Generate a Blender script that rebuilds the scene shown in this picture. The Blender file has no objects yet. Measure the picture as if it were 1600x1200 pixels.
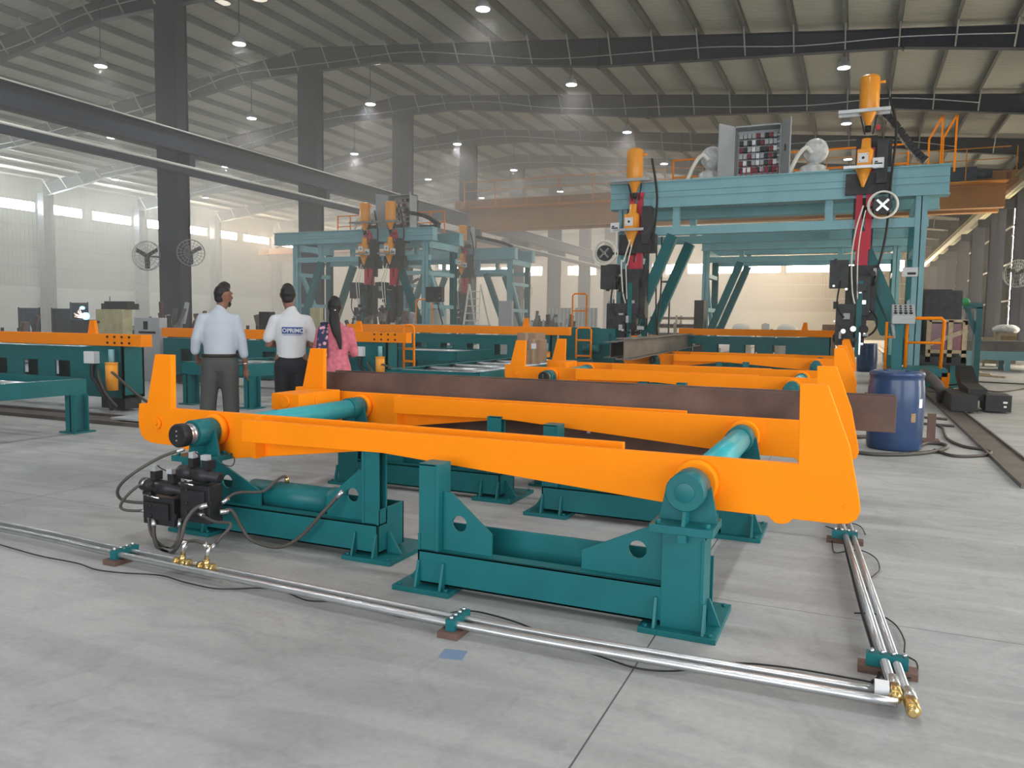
import bpy, bmesh, math, random
from mathutils import Vector, Matrix
S = bpy.context.scene
C = S.collection
random.seed(7)
PI = math.pi

# ---------------------------------------------------------------- camera
F_PX, CAM_H = 1215.0, 1.4
def _n(v): return Vector(v).normalized()
_d = _n((536, -89, F_PX))                      # hall's long axis (+Y) in camera axes (right, down, forward)
_x = _n((2789, 133, -F_PX)); _x = (_x - _d * _x.dot(_d)).normalized()
_u = _x.cross(_d)
if _u.y > 0: _u = -_u
# rows of camera->world
R_right = Vector((_x.x, _d.x, _u.x)); R_down = Vector((_x.y, _d.y, _u.y)); R_fwd = Vector((_x.z, _d.z, _u.z))
camd = bpy.data.cameras.new('camera'); cam = bpy.data.objects.new('camera', camd); C.objects.link(cam)
m = Matrix((R_right, -R_down, -R_fwd)).transposed().to_4x4()
m.translation = Vector((0, 0, CAM_H)); cam.matrix_world = m
camd.sensor_fit = 'HORIZONTAL'; camd.sensor_width = 36.0; camd.lens = 36.0 * F_PX / 1600.0
camd.clip_start = 0.05; camd.clip_end = 400
S.camera = cam
# ---------------------------------------------------------------- look
S.view_settings.view_transform = 'Standard'; S.view_settings.look = 'None'
S.view_settings.gamma = 1.0; S.view_settings.use_curve_mapping = False
S.view_settings.exposure = 0.0
S.cycles.use_denoising = True
S.cycles.max_bounces = 6; S.cycles.diffuse_bounces = 4; S.cycles.glossy_bounces = 3
S.cycles.transmission_bounces = 2; S.cycles.volume_bounces = 1
S.cycles.caustics_reflective = False; S.cycles.caustics_refractive = False
S.cycles.sample_clamp_indirect = 6.0; S.cycles.use_light_tree = True
# ---------------------------------------------------------------- world: dusty air in the hall
W = bpy.data.worlds.new('world'); S.world = W; W.use_nodes = True
nt = W.node_tree
nt.nodes['Background'].inputs[0].default_value = (0.75, 0.85, 1.0, 1)
nt.nodes['Background'].inputs[1].default_value = 1.0
HAZE_DENSITY, HAZE_THIN = 0.0150, 0.0012
vs = nt.nodes.new('ShaderNodeVolumeScatter')
vs.inputs['Color'].default_value = (1.0, 0.965, 0.90, 1); 
vs.inputs['Anisotropy'].default_value = 0.35
nt.links.new(vs.outputs[0], nt.nodes['World Output'].inputs['Volume'])
# haze thickened far left to stand in for window glow, thinned along side wall
tcw = nt.nodes.new('ShaderNodeTexCoord'); spw = nt.nodes.new('ShaderNodeSeparateXYZ'); nt.links.new(tcw.outputs['Object'], spw.inputs[0])
def mr(src, a, b, c, d):
    n = nt.nodes.new('ShaderNodeMapRange'); n.interpolation_type = 'SMOOTHSTEP'
    for i, v in enumerate((a, b, c, d)): n.inputs[i+1].default_value = v
    nt.links.new(src, n.inputs[0]); return n.outputs[0]
hx = mr(spw.outputs[0], 1.0, -13.0, HAZE_THIN, HAZE_DENSITY); hy = mr(spw.outputs[1], 6.0, 62.0, 0.35, 2.5)
hm = nt.nodes.new('ShaderNodeMath'); hm.operation = 'MULTIPLY'; nt.links.new(hx, hm.inputs[0]); nt.links.new(hy, hm.inputs[1]); nt.links.new(hm.outputs[0], vs.inputs['Density'])
W.cycles.volume_step_size = 14.0; S.cycles.volume_max_steps = 12
# ---------------------------------------------------------------- daylight at the side door, added fill from behind the camera
def area(name, loc, rot, sx, sy, energy, col):
    l = bpy.data.lights.new(name, 'AREA'); l.shape = 'RECTANGLE'; l.size = sx; l.size_y = sy
    l.energy = energy; l.color = col
    o = bpy.data.objects.new(name, l); o.location = loc; o.rotation_euler = rot; C.objects.link(o)
    return o
DOOR_R_E, FILL_B_E = 1150, 2000
area('daylight_side_door', (7.45, 2.5, 3.0), (0, PI/2, 0), 5.0, 11.0, DOOR_R_E, (0.93, 0.97, 1.0))
area('fill_rear_opening', (-1.0, -11.3, 3.4), (-PI/2, 0, PI), 15.0, 6.0, FILL_B_E, (0.92, 0.96, 1.0))  # unseen fill added to brighten the floor and camera-facing sides
WIN_E, LAMP_E = 112.0, 720.0

# ---------------------------------------------------------------- materials
def mat(name, col, rough=0.5, metal=0.0, noise=0.0, scale=8.0, bump=0.0, bscale=60.0, emit=None, estr=0.0, coat=0.0, alpha=1.0, trans=0.0, spec=0.3):
    m = bpy.data.materials.new(name); m.use_nodes = True
    n = m.node_tree; b = n.nodes['Principled BSDF']
    b.inputs['Base Color'].default_value = (*col, 1); b.inputs['Roughness'].default_value = rough
    b.inputs['Metallic'].default_value = metal
    b.inputs['Specular IOR Level'].default_value = 0.5 if metal else spec
    if coat: b.inputs['Coat Weight'].default_value = coat; b.inputs['Coat Roughness'].default_value = 0.15
    if trans: b.inputs['Transmission Weight'].default_value = trans
    if alpha < 1: b.inputs['Alpha'].default_value = alpha
    if noise:
        tc = n.nodes.new('ShaderNodeTexCoord'); ns = n.nodes.new('ShaderNodeTexNoise')
        ns.inputs['Scale'].default_value = scale; ns.inputs['Detail'].default_value = 6
        n.links.new(tc.outputs['Object'], ns.inputs['Vector'])
        rp = n.nodes.new('ShaderNodeValToRGB')
        rp.color_ramp.elements[0].position = 0.3; rp.color_ramp.elements[1].position = 0.7
        rp.color_ramp.elements[0].color = (*[c * (1 - noise) for c in col], 1)
        rp.color_ramp.elements[1].color = (*[min(1, c * (1 + noise)) for c in col], 1)
        n.links.new(ns.outputs['Fac'], rp.inputs[0]); n.links.new(rp.outputs[0], b.inputs['Base Color'])
    if bump:
        tc2 = n.nodes.new('ShaderNodeTexCoord'); n2 = n.nodes.new('ShaderNodeTexNoise'); n2.inputs['Scale'].default_value = bscale
        bp = n.nodes.new('ShaderNodeBump'); bp.inputs['Strength'].default_value = bump; bp.inputs['Distance'].default_value = 0.01
        n.links.new(tc2.outputs['Object'], n2.inputs['Vector']); n.links.new(n2.outputs['Fac'], bp.inputs['Height'])
        n.links.new(bp.outputs[0], b.inputs['Normal'])
    if emit:
        b.inputs['Emission Color'].default_value = (*emit, 1); b.inputs['Emission Strength'].default_value = estr
    return m
def corrugated(name, col, axis, period, rough=0.6, spec=0.3):
    m = mat(name, col, rough, spec=spec, noise=0.06, scale=0.35)
    n = m.node_tree; b = n.nodes['Principled BSDF']
    tc = n.nodes.new('ShaderNodeTexCoord'); sp = n.nodes.new('ShaderNodeSeparateXYZ'); n.links.new(tc.outputs['Object'], sp.inputs[0])
    mu = n.nodes.new('ShaderNodeMath'); mu.operation = 'MULTIPLY'; mu.inputs[1].default_value = 2 * PI / period
    n.links.new(sp.outputs[axis], mu.inputs[0])
    si = n.nodes.new('ShaderNodeMath'); si.operation = 'SINE'; n.links.new(mu.outputs[0], si.inputs[0])
    po = n.nodes.new('ShaderNodeMath'); po.operation = 'MAXIMUM'; po.inputs[1].default_value = 0.55; n.links.new(si.outputs[0], po.inputs[0])
    bp = n.nodes.new('ShaderNodeBump'); bp.inputs['Strength'].default_value = 0.7; bp.inputs['Distance'].default_value = 0.06
    n.links.new(po.outputs[0], bp.inputs['Height']); n.links.new(bp.outputs[0], b.inputs['Normal'])
    return m
def concrete():
    m = bpy.data.materials.new('concrete_floor'); m.use_nodes = True
    n = m.node_tree; b = n.nodes['Principled BSDF']; b.inputs['Roughness'].default_value = 0.62
    tc = n.nodes.new('ShaderNodeTexCoord')
    def noise(scale, detail=6, dist=0.0, sc=None):
        t = n.nodes.new('ShaderNodeTexNoise'); t.inputs['Scale'].default_value = scale; t.inputs['Detail'].default_value = detail
        t.inputs['Distortion'].default_value = dist
        if sc:
            mp = n.nodes.new('ShaderNodeMapping'); mp.inputs['Scale'].default_value = sc
            mp.inputs['Rotation'].default_value = (0, 0, 0.35)
            n.links.new(tc.outputs['Object'], mp.inputs[0]); n.links.new(mp.outputs[0], t.inputs['Vector'])
        else: n.links.new(tc.outputs['Object'], t.inputs['Vector'])
        return t
    def mix(a, bb, fac, mode='MULTIPLY'):
        x = n.nodes.new('ShaderNodeMix'); x.data_type = 'RGBA'; x.blend_type = mode; x.inputs[0].default_value = fac
        n.links.new(a, x.inputs[6]); n.links.new(bb, x.inputs[7]); return x.outputs[2]
    def ramp(src, p0, c0, p1, c1):
        r = n.nodes.new('ShaderNodeValToRGB'); e = r.color_ramp.elements
        e[0].position = p0; e[0].color = (*c0, 1); e[1].position = p1; e[1].color = (*c1, 1)
        n.links.new(src, r.inputs[0]); return r.outputs[0]
    base = ramp(noise(0.6, 8, 0.4).outputs[0], 0.35, (0.33, 0.335, 0.33), 0.65, (0.43, 0.43, 0.42))
    fine = ramp(noise(35, 4).outputs[0], 0.3, (0.86, 0.86, 0.86), 0.7, (1, 1, 1))
    streak = ramp(noise(1.2, 6, 1.5, (0.5, 2.6, 1)).outputs[0], 0.40, (0.72, 0.72, 0.72), 0.56, (1, 1, 1))
    swirl = ramp(noise(2.2, 3, 3.0).outputs[0], 0.36, (0.84, 0.84, 0.85), 0.48, (1, 1, 1))
    c = mix(base, fine, 0.8); c = mix(c, streak, 0.55); c = mix(c, swirl, 0.6)
    # sawn joints: one grid about 4.1 m square
    sp = n.nodes.new('ShaderNodeSeparateXYZ'); n.links.new(tc.outputs['Object'], sp.inputs[0])
    outs = []
    for ax, off in ((0, 0.765), (1, 1.0)):
        a = n.nodes.new('ShaderNodeMath'); a.operation = 'ADD'; a.inputs[1].default_value = off; n.links.new(sp.outputs[ax], a.inputs[0])
        d = n.nodes.new('ShaderNodeMath'); d.operation = 'DIVIDE'; d.inputs[1].default_value = 5.0; n.links.new(a.outputs[0], d.inputs[0])
        f = n.nodes.new('ShaderNodeMath'); f.operation = 'PINGPONG'; f.inputs[1].default_value = 0.5; n.links.new(d.outputs[0], f.inputs[0])
        l = n.nodes.new('ShaderNodeMath'); l.operation = 'LESS_THAN'; l.inputs[1].default_value = 0.0007 if ax == 0 else 0.0005; n.links.new(f.outputs[0], l.inputs[0])
        outs.append(l.outputs[0])
    mx = n.nodes.new('ShaderNodeMath'); mx.operation = 'MAXIMUM'; n.links.new(outs[0], mx.inputs[0]); n.links.new(outs[1], mx.inputs[1])
    x = n.nodes.new('ShaderNodeMix'); x.data_type = 'RGBA'; n.links.new(mx.outputs[0], x.inputs[0]); n.links.new(c, x.inputs[6]); x.inputs[7].default_value = (0.07, 0.07, 0.07, 1)
    n.links.new(x.outputs[2], b.inputs['Base Color'])
    r = n.nodes.new('ShaderNodeMapRange'); r.inputs[3].default_value = 0.45; r.inputs[4].default_value = 0.75
    n.links.new(noise(1.5).outputs[0], r.inputs[0]); n.links.new(r.outputs[0], b.inputs['Roughness'])
    bp = n.nodes.new('ShaderNodeBump'); bp.inputs['Strength'].default_value = 0.15; bp.inputs['Distance'].default_value = 0.004
    n.links.new(noise(40).outputs[0], bp.inputs['Height']); n.links.new(bp.outputs[0], b.inputs['Normal'])
    return m
M = dict(
    floor=concrete(),
    orange=mat('orange_paint', (0.95, 0.255, 0.002), 0.55, noise=0.03, scale=3, spec=0.12),
    orange2=mat('crane_orange', (0.48, 0.24, 0.08), 0.6, noise=0.08, scale=1.5),
    yellow=mat('hopper_yellow', (0.85, 0.33, 0.03), 0.4, coat=0.2),
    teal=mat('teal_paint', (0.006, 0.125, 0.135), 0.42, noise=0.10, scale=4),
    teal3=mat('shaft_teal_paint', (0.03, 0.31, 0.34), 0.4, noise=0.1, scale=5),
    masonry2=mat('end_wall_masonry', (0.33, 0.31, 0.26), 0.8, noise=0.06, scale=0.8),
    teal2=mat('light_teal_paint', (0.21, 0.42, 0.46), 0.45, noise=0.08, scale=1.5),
    rust=mat('mill_scale_steel', (0.13, 0.075, 0.058), 0.7, 0.2, noise=0.35, scale=3, bump=0.2),
    darksteel=mat('grey_rolled_steel', (0.16, 0.15, 0.14), 0.55, 0.4, noise=0.25, scale=2),
    track=mat('worn_track_steel', (0.14, 0.12, 0.11), 0.5, 0.6, noise=0.3, scale=3),
    steel=mat('galvanised_pipe', (0.55, 0.56, 0.57), 0.32, 0.85, noise=0.1, scale=10),
    chrome=mat('bright_metal', (0.8, 0.8, 0.78), 0.2, 1.0),
    brass=mat('brass_fitting', (0.72, 0.52, 0.22), 0.3, 0.95),
    black=mat('black_plastic', (0.018, 0.018, 0.02), 0.45, noise=0.2, scale=12),
    black2=mat('dark_machine', (0.035, 0.038, 0.04), 0.5, noise=0.3, scale=6),
    rubber=mat('rubber_hose', (0.075, 0.065, 0.058), 0.5),
    red=mat('red_slide', (0.55, 0.03, 0.06), 0.5),
    maroon=mat('maroon_sheet', (0.20, 0.02, 0.03), 0.35, noise=0.2, scale=3, coat=0.3),
    wood=mat('crate_wood', (0.42, 0.33, 0.22), 0.75, noise=0.2, scale=9),
    ply=mat('pallet_wood', (0.30, 0.20, 0.11), 0.8, noise=0.25, scale=6),
    card=mat('cardboard', (0.33, 0.21, 0.14), 0.85, noise=0.1, scale=5),
    white=mat('white_enamel', (0.75, 0.76, 0.76), 0.45),
    paper=mat('paper_white', (0.72, 0.72, 0.72), 0.7),
    grey=mat('grey_cabinet_paint', (0.40, 0.42, 0.43), 0.5, noise=0.08, scale=3),
    creamp=mat('cream_machine_paint', (0.46, 0.42, 0.25), 0.6, noise=0.2, scale=4),
    darkblue=mat('dark_blue_screen', (0.05, 0.09, 0.13), 0.6, noise=0.2),
    drum=mat('blue_drum_plastic', (0.025, 0.052, 0.125), 0.35, noise=0.15, scale=5, coat=0.2),
    bsteel=mat('frame_blue_grey_paint', (0.030, 0.037, 0.052), 0.6, noise=0.12, scale=1.0),
    bsteel_r=mat('column_shaded_paint', (0.014, 0.015, 0.019), 0.9, spec=0.03, noise=0.12, scale=1.0),  # copy of the frame paint with the right columns' shade put into it
    galv=mat('purlin_galvanised', (0.30, 0.30, 0.28), 0.5, 0.3, noise=0.15, scale=1.5),
    purlin=mat('purlin_shaded_steel', (0.12, 0.12, 0.11), 0.55, 0.2, noise=0.15, scale=1.5),  # shaded side of the purlins put into a darker steel colour
    roof=corrugated('roof_sheet', (0.42, 0.41, 0.35), 1, 0.30),
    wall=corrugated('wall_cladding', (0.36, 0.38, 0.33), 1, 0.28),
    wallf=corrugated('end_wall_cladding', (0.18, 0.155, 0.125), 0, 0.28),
    wallr=corrugated('side_wall_shaded_cladding', (0.04, 0.044, 0.052), 1, 0.28, 0.9, 0.03),  # backlit darkness of the right wall put into its colour
    masonry=mat('painted_masonry', (0.52, 0.53, 0.48), 0.8, noise=0.06, scale=0.8),
    glass=mat('daylit_window', (0.9, 0.9, 0.9), 0.6, emit=(1.0, 0.80, 0.56), estr=WIN_E),
    glassl=mat('daylit_window_cool', (0.9, 0.9, 0.9), 0.6, emit=(0.94, 1.0, 0.95), estr=WIN_E*.8),
    slit=mat('column_edge_glow', (0.9, 0.9, 0.9), 0.6, emit=(1.0, 0.90, 0.72), estr=22),  # glowing panes stand in for the lit edges of the columns
    lens=mat('lamp_lens', (0.9, 0.9, 0.9), 0.4, emit=(0.95, 0.96, 1.0), estr=14),
    vent=mat('roof_vent_lens', (0.9, 0.85, 0.8), 0.5, emit=(1.0, 0.86, 0.70), estr=0.8),
    arc=mat('welding_arc', (0.2, 0.5, 1.0), 0.5, emit=(0.15, 0.50, 1.0), estr=6),
    spark=mat('weld_sparks', (1, 0.6, 0.4), 0.5, emit=(1.0, 0.55, 0.40), estr=3),
    green=mat('green_bag', (0.05, 0.35, 0.12), 0.6),
    cover=mat('white_plastic_cover', (0.72, 0.70, 0.62), 0.5),
    plasticwrap=mat('clear_wrap', (0.55, 0.56, 0.55), 0.25, noise=0.3, scale=8),
    skin=mat('skin', (0.20, 0.095, 0.06), 0.55), hair=mat('hair_black', (0.012, 0.010, 0.010), 0.55),
    shirt=mat('striped_shirt_cloth', (0.40, 0.43, 0.48), 0.85, noise=0.04, scale=6, bump=0.4, bscale=14),
    polo=mat('white_polo_cloth', (0.52, 0.52, 0.53), 0.85, noise=0.03, scale=5, bump=0.35, bscale=10),
    trouser=mat('grey_trousers_cloth', (0.060, 0.062, 0.058), 0.85, noise=0.1, scale=6, bump=0.4, bscale=12),
    trouserb=mat('black_trousers_cloth', (0.014, 0.015, 0.019), 0.85, bump=0.3, bscale=12),
    kurta=mat('pink_kurta_cloth', (0.50, 0.13, 0.17), 0.8, noise=0.25, scale=22, bump=0.3, bscale=14),
    leather=mat('shoe_leather', (0.02, 0.018, 0.016), 0.4),
    logo=mat('logo_blue', (0.03, 0.06, 0.22), 0.7),
    tape=mat('blue_tape', (0.15, 0.22, 0.33), 0.6),
    fanw=mat('fan_guard_metal', (0.25, 0.26, 0.26), 0.45, 0.5),
)
def floral():
    m = mat('floral_dupatta', (0.03, 0.03, 0.07), 0.8); n = m.node_tree; b = n.nodes['Principled BSDF']
    tc = n.nodes.new('ShaderNodeTexCoord'); v = n.nodes.new('ShaderNodeTexVoronoi'); v.inputs['Scale'].default_value = 17
    n.links.new(tc.outputs['Object'], v.inputs['Vector'])
    r = n.nodes.new('ShaderNodeValToRGB'); e = r.color_ramp.elements
    e[0].position = 0.25; e[0].color = (0.62, 0.30, 0.36, 1); e[1].position = 0.42; e[1].color = (0.025, 0.03, 0.07, 1)
    n.links.new(v.outputs['Distance'], r.inputs[0]); n.links.new(r.outputs[0], b.inputs['Base Color']); return m
M['floral'] = floral()

# ---------------------------------------------------------------- geometry helpers
class MB:
    """collects shapes into one mesh; a slot per material used"""
    def __init__(s): s.bm = bmesh.new(); s.mats = []; s.cur = 0
    def m(s, name):
        if name not in s.mats: s.mats.append(name)
        s.cur = s.mats.index(name); return s
    def _f(s, vs):
        try: f = s.bm.faces.new(vs); f.material_index = s.cur; return f
        except ValueError: return None
    def box(s, x0, x1, y0, y1, z0, z1):
        v = [s.bm.verts.new((x, y, z)) for x in (x0, x1) for y in (y0, y1) for z in (z0, z1)]
        for q in ((0,1,3,2),(4,6,7,5),(0,4,5,1),(2,3,7,6),(0,2,6,4),(1,5,7,3)): s._f([v[i] for i in q])
        return s
    def obox(s, c, ax, ay, az, hx, hy, hz):
        c = Vector(c); v = [s.bm.verts.new(c + ax*hx*i + ay*hy*j + az*hz*k) for i in (-1,1) for j in (-1,1) for k in (-1,1)]
        for q in ((0,1,3,2),(4,6,7,5),(0,4,5,1),(2,3,7,6),(0,2,6,4),(1,5,7,3)): s._f([v[i] for i in q])
        return s
    def bar(s, p0, p1, w, h, up=(0,0,1)):
        """rectangular bar between two points: w across, h along 'up'"""
        p0, p1 = Vector(p0), Vector(p1); d = (p1-p0); L = d.length; d.normalize(); u = Vector(up)
        sd = d.cross(u)
        if sd.length < 1e-4: sd = d.cross(Vector((0,1,0)))
        sd.normalize(); u = sd.cross(d)
        return s.obox((p0+p1)/2, d, sd, u, L/2, w/2, h/2)
    def prism(s, pts, y0, y1, holes=(), plane='xz'):
        """outline in the XZ plane with thickness from y0 to y1 (or plane 'yz': pts are (y,z), thickness in x; 'xy': thickness in z)"""
        def P(a, b, t):
            return (a, t, b) if plane == 'xz' else ((t, a, b) if plane == 'yz' else (a, b, t))
        if not holes:
            n = len(pts); a = [s.bm.verts.new(P(p[0], p[1], y0)) for p in pts]; b = [s.bm.verts.new(P(p[0], p[1], y1)) for p in pts]
            s._f(a[::-1]); s._f(b)
            for i in range(n): s._f([a[i], a[(i+1)%n], b[(i+1)%n], b[i]])
            return s
        tmp = bmesh.new(); loops = [pts] + list(holes); edges = []
        for lp in loops:
            vs = [tmp.verts.new((p[0], p[1], 0)) for p in lp]
            for i in range(len(vs)): edges.append(tmp.edges.new((vs[i], vs[(i+1)%len(vs)])))
        bmesh.ops.triangle_fill(tmp, use_beauty=True, use_dissolve=False, edges=edges)
        tmp.verts.ensure_lookup_table(); tmp.verts.index_update()
        A = [s.bm.verts.new(P(v.co.x, v.co.y, y0)) for v in tmp.verts]; B = [s.bm.verts.new(P(v.co.x, v.co.y, y1)) for v in tmp.verts]
        for f in tmp.faces:
            ids = [v.index for v in f.verts]; s._f([A[i] for i in ids][::-1]); s._f([B[i] for i in ids])
        k = 0
        for lp in loops:
            n = len(lp)
            for i in range(n): s._f([A[k+i], A[k+(i+1)%n], B[k+(i+1)%n], B[k+i]])
            k += n
        tmp.free(); return s
    def ring(s, c, ax, r, n, up=None, ry=None):
        ax = Vector(ax).normalized(); u = Vector(up) if up else (Vector((0,0,1)) if abs(ax.z) < 0.9 else Vector((1,0,0)))
        a = ax.cross(u).normalized(); b = ax.cross(a).normalized(); ry = r if ry is None else ry
        return [s.bm.verts.new(Vector(c) + a*r*math.cos(2*PI*i/n) + b*ry*math.sin(2*PI*i/n)) for i in range(n)]
    def bridge(s, A, B, smooth=True):
        n = len(A)
        for i in range(n):
            f = s._f([A[i], A[(i+1)%n], B[(i+1)%n], B[i]])
            if f: f.smooth = smooth
    def cyl(s, p0, p1, r0, r1=None, n=20, cap=True):
        r1 = r0 if r1 is None else r1; p0, p1 = Vector(p0), Vector(p1); ax = p1-p0
        A = s.ring(p0, ax, r0, n); B = s.ring(p1, ax, max(r1, 1e-4), n); s.bridge(A, B)
        if cap: s._f(A[::-1]); s._f(B)
        return s
    def lathe(s, base, ax, prof, n=28):
        """prof: list of (distance along axis, radius)"""
        base, ax = Vector(base), Vector(ax).normalized(); prev = None
        for (t, r) in prof:
            R_ = s.ring(base + ax*t, ax, max(r, 1e-4), n)
            if prev: s.bridge(prev, R_, True)
            else: s._f(R_[::-1])
            prev = R_
        s._f(prev); return s
    def tube(s, pts, r, n=8, samples=0):
        pts = [Vector(p) for p in pts]
        if samples and len(pts) > 2: pts = spline(pts, samples)
        prev = None; upv = None
        for i, p in enumerate(pts):
            t = (pts[min(i+1, len(pts)-1)] - pts[max(i-1, 0)]).normalized()
            if upv is None: upv = Vector((0,0,1)) if abs(t.z) < 0.9 else Vector((1,0,0))
            a = t.cross(upv)
            if a.length < 1e-5: a = t.cross(Vector((0,1,0)))
            a.normalize(); b = a.cross(t).normalized(); upv = b
            rr = r[i] if isinstance(r, (list, tuple)) else r
            R_ = [s.bm.verts.new(p + a*rr*math.cos(2*PI*k/n) + b*rr*math.sin(2*PI*k/n)) for k in range(n)]
            if prev: s.bridge(prev, R_)
            else: s._f(R_[::-1])
            prev = R_
        s._f(prev); return s
    def torus(s, c, ax, R0, r, n=28, k=8, arc=2*PI):
        ax = Vector(ax).normalized(); u = Vector((0,0,1)) if abs(ax.z) < 0.9 else Vector((1,0,0))
        a = ax.cross(u).normalized(); b = ax.cross(a).normalized(); rings = []
        for i in range(n):
            d = a*math.cos(2*PI*i/n) + b*math.sin(2*PI*i/n)
            rings.append([s.bm.verts.new(Vector(c) + d*(R0 + r*math.cos(2*PI*j/k)) + ax*r*math.sin(2*PI*j/k)) for j in range(k)])
        for i in range(n): s.bridge(rings[i], rings[(i+1)%n])
        return s
    def sphere(s, c, r, n=12, sz=1.0, sx=1.0, sy=1.0):
        rows = []
        for i in range(1, n):
            th = PI*i/n; rows.append([s.bm.verts.new((c[0] + sx*r*math.sin(th)*math.cos(2*PI*j/(2*n)), c[1] + sy*r*math.sin(th)*math.sin(2*PI*j/(2*n)), c[2] + sz*r*math.cos(th))) for j in range(2*n)])
        for i in range(len(rows)-1): s.bridge(rows[i], rows[i+1])
        s._f(rows[0][::-1]); s._f(rows[-1]); return s
    def build(s, name, mt=None, parent=None, loc=None, bevel=0.0, smooth=False):
        me = bpy.data.meshes.new(name)
        bmesh.ops.recalc_face_normals(s.bm, faces=s.bm.faces)
        if smooth:
            for f in s.bm.faces: f.smooth = True
        s.bm.to_mesh(me); s.bm.free()
        names = [mt] if mt else s.mats
        for k in names: me.materials.append(M[k])
        o = bpy.data.objects.new(name, me); C.objects.link(o)
        if parent is not None:
            o.parent = parent
            if loc is not None: o.location = loc
        elif loc is not None: o.location = loc
        if bevel:
            bv = o.modifiers.new('bevel', 'BEVEL'); bv.width = bevel; bv.segments = 2; bv.limit_method = 'ANGLE'; bv.angle_limit = 0.9
        return o
def spline(pts, k=6):
    out = []
    P = [pts[0]] + pts + [pts[-1]]
    for i in range(1, len(P)-2):
        p0, p1, p2, p3 = P[i-1], P[i], P[i+1], P[i+2]
        for j in range(k):
            t = j/k
            out.append(0.5*((2*p1) + (p2-p0)*t + (2*p0-5*p1+4*p2-p3)*t*t + (3*p1-p0-3*p2+p3)*t**3))
    out.append(pts[-1]); return out
def circ(cx, cz, r, n=20): return [(cx + r*math.cos(2*PI*i/n), cz + r*math.sin(2*PI*i/n)) for i in range(n)]
def tag(o, label=None, cat=None, group=None, kind=None):
    if label: o['label'] = label
    if cat: o['category'] = cat
    if group: o['group'] = group
    if kind: o['kind'] = kind
    return o
def thing(name, label, cat, loc=(0,0,0), rotz=0.0, group=None, scale=None):
    o = bpy.data.objects.new(name, None); C.objects.link(o); o.empty_display_size = 0.2
    o.location = loc; o.rotation_euler = (0, 0, rotz)
    if scale: o.scale = (scale,)*3
    return tag(o, label, cat, group)
def dup(root, loc=None, rotz=None, label=None, group=None, scale=None):
    kids = {}
    for o in list(root.children): kids[o] = list(o.children)
    r = root.copy(); C.objects.link(r)
    if loc is not None: r.location = loc
    if rotz is not None: r.rotation_euler = (0, 0, rotz)
    if scale: r.scale = (scale,)*3
    if label: r['label'] = label
    if group: r['group'] = group
    for ch, gs in kids.items():
        c = ch.copy(); C.objects.link(c); c.parent = r
        for g in gs:
            d = g.copy(); C.objects.link(d); d.parent = c
    return r
def ray(px, py):
    cx, cy = px - 800.0, py - 600.0
    return R_right*cx + R_down*cy + R_fwd*F_PX
def at(px, py, Y):                       # the point of the plane y = Y seen at that place of the photograph
    v = ray(px, py); t = Y / v.y; return Vector((v.x*t, Y, CAM_H + v.z*t))
def atx(px, py, X):
    v = ray(px, py); t = X / v.x; return Vector((X, v.y*t, CAM_H + v.z*t))
def gr(px, py, z=0.0):                   # the point of the level plane z
    v = ray(px, py); t = (z - CAM_H) / v.z; return Vector((v.x*t, v.y*t, z))
def wb(mb, name, mt, root, part=None, bevel=0.0, smooth=False):
    """build from hall coordinates as a part of root (or a sub-part of part)"""
    bmesh.ops.translate(mb.bm, verts=mb.bm.verts, vec=-Vector(root.location))
    return mb.build(name, mt, part or root, bevel=bevel, smooth=smooth)
def st(name, mb, mt, parent=None):
    o = mb.build(name, mt, parent)
    if parent is None: o['kind'] = 'structure'
    return o
# ================================================================ THE HALL
XL, XR, YB, YE = -50.0, 7.6, -11.6, 95.6
RIDGE = -21.9
def roof_z(x): return 13.22 - 0.1*abs(x - RIDGE)
FR = [20.4 + 7.5*k for k in range(-4, 11)]
st('floor', MB().box(XL-1, XR+1, YB-1, YE+1, -0.2, 0.0), 'floor')
mb = MB(); mb.prism([(XL-.5, roof_z(XL-.5)), (RIDGE, roof_z(RIDGE)), (XR+.5, roof_z(XR+.5)), (XR+.5, roof_z(XR+.5)+.06), (RIDGE, roof_z(RIDGE)+.06), (XL-.5, roof_z(XL-.5)+.06)], YB-.5, YE+.5)
st('ceiling', mb, 'roof')
wn = [0]
def window(mb_pane, pane_mat, mb_frame):
    wn[0] += 1
    f = st('window_%d' % wn[0], mb_frame, 'grey'); p = mb_pane.build('pane', pane_mat, f); return f
# left wall with its high window strip
WZ0, WZ1 = 8.28, 8.92
segs = []
for fy in FR[:-1]:
    segs += [(fy+.4, fy+3.05), (fy+3.9, fy+7.1)]
mb = MB(); mb.m('wall'); mb.box(XL-.1, XL, YB, YE, 3.35, WZ0); mb.box(XL-.1, XL, YB, YE, WZ1, roof_z(XL)+.05)
e = YB
for a, b in segs: mb.box(XL-.1, XL, e, a, WZ0, WZ1); e = b
mb.box(XL-.1, XL, e, YE, WZ0, WZ1)
mb.m('masonry').box(XL-.15, XL+.06, YB, YE, 0, 3.35); st('wall_left', mb, None)
for i, (a, b) in enumerate(segs):
    if b < 12: continue
    fm = MB().box(XL-.09, XL+.01, a, b, WZ0, WZ0+.03).box(XL-.09, XL+.01, a, b, WZ1-.03, WZ1).box(XL-.09, XL+.01, (a+b)/2-.015, (a+b)/2+.015, WZ0, WZ1)
    window(MB().box(XL-.07, XL-.05, a, b, WZ0+.03, WZ1-.03), 'glassl' if a < 45 else 'glass', fm)
# girts on the left wall
for z in (4.6, 5.9, 7.3):
    st('trim_%d' % (100+int(z*10)), MB().box(XL, XL+.09, YB, YE, z, z+.09), 'galv')
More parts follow.
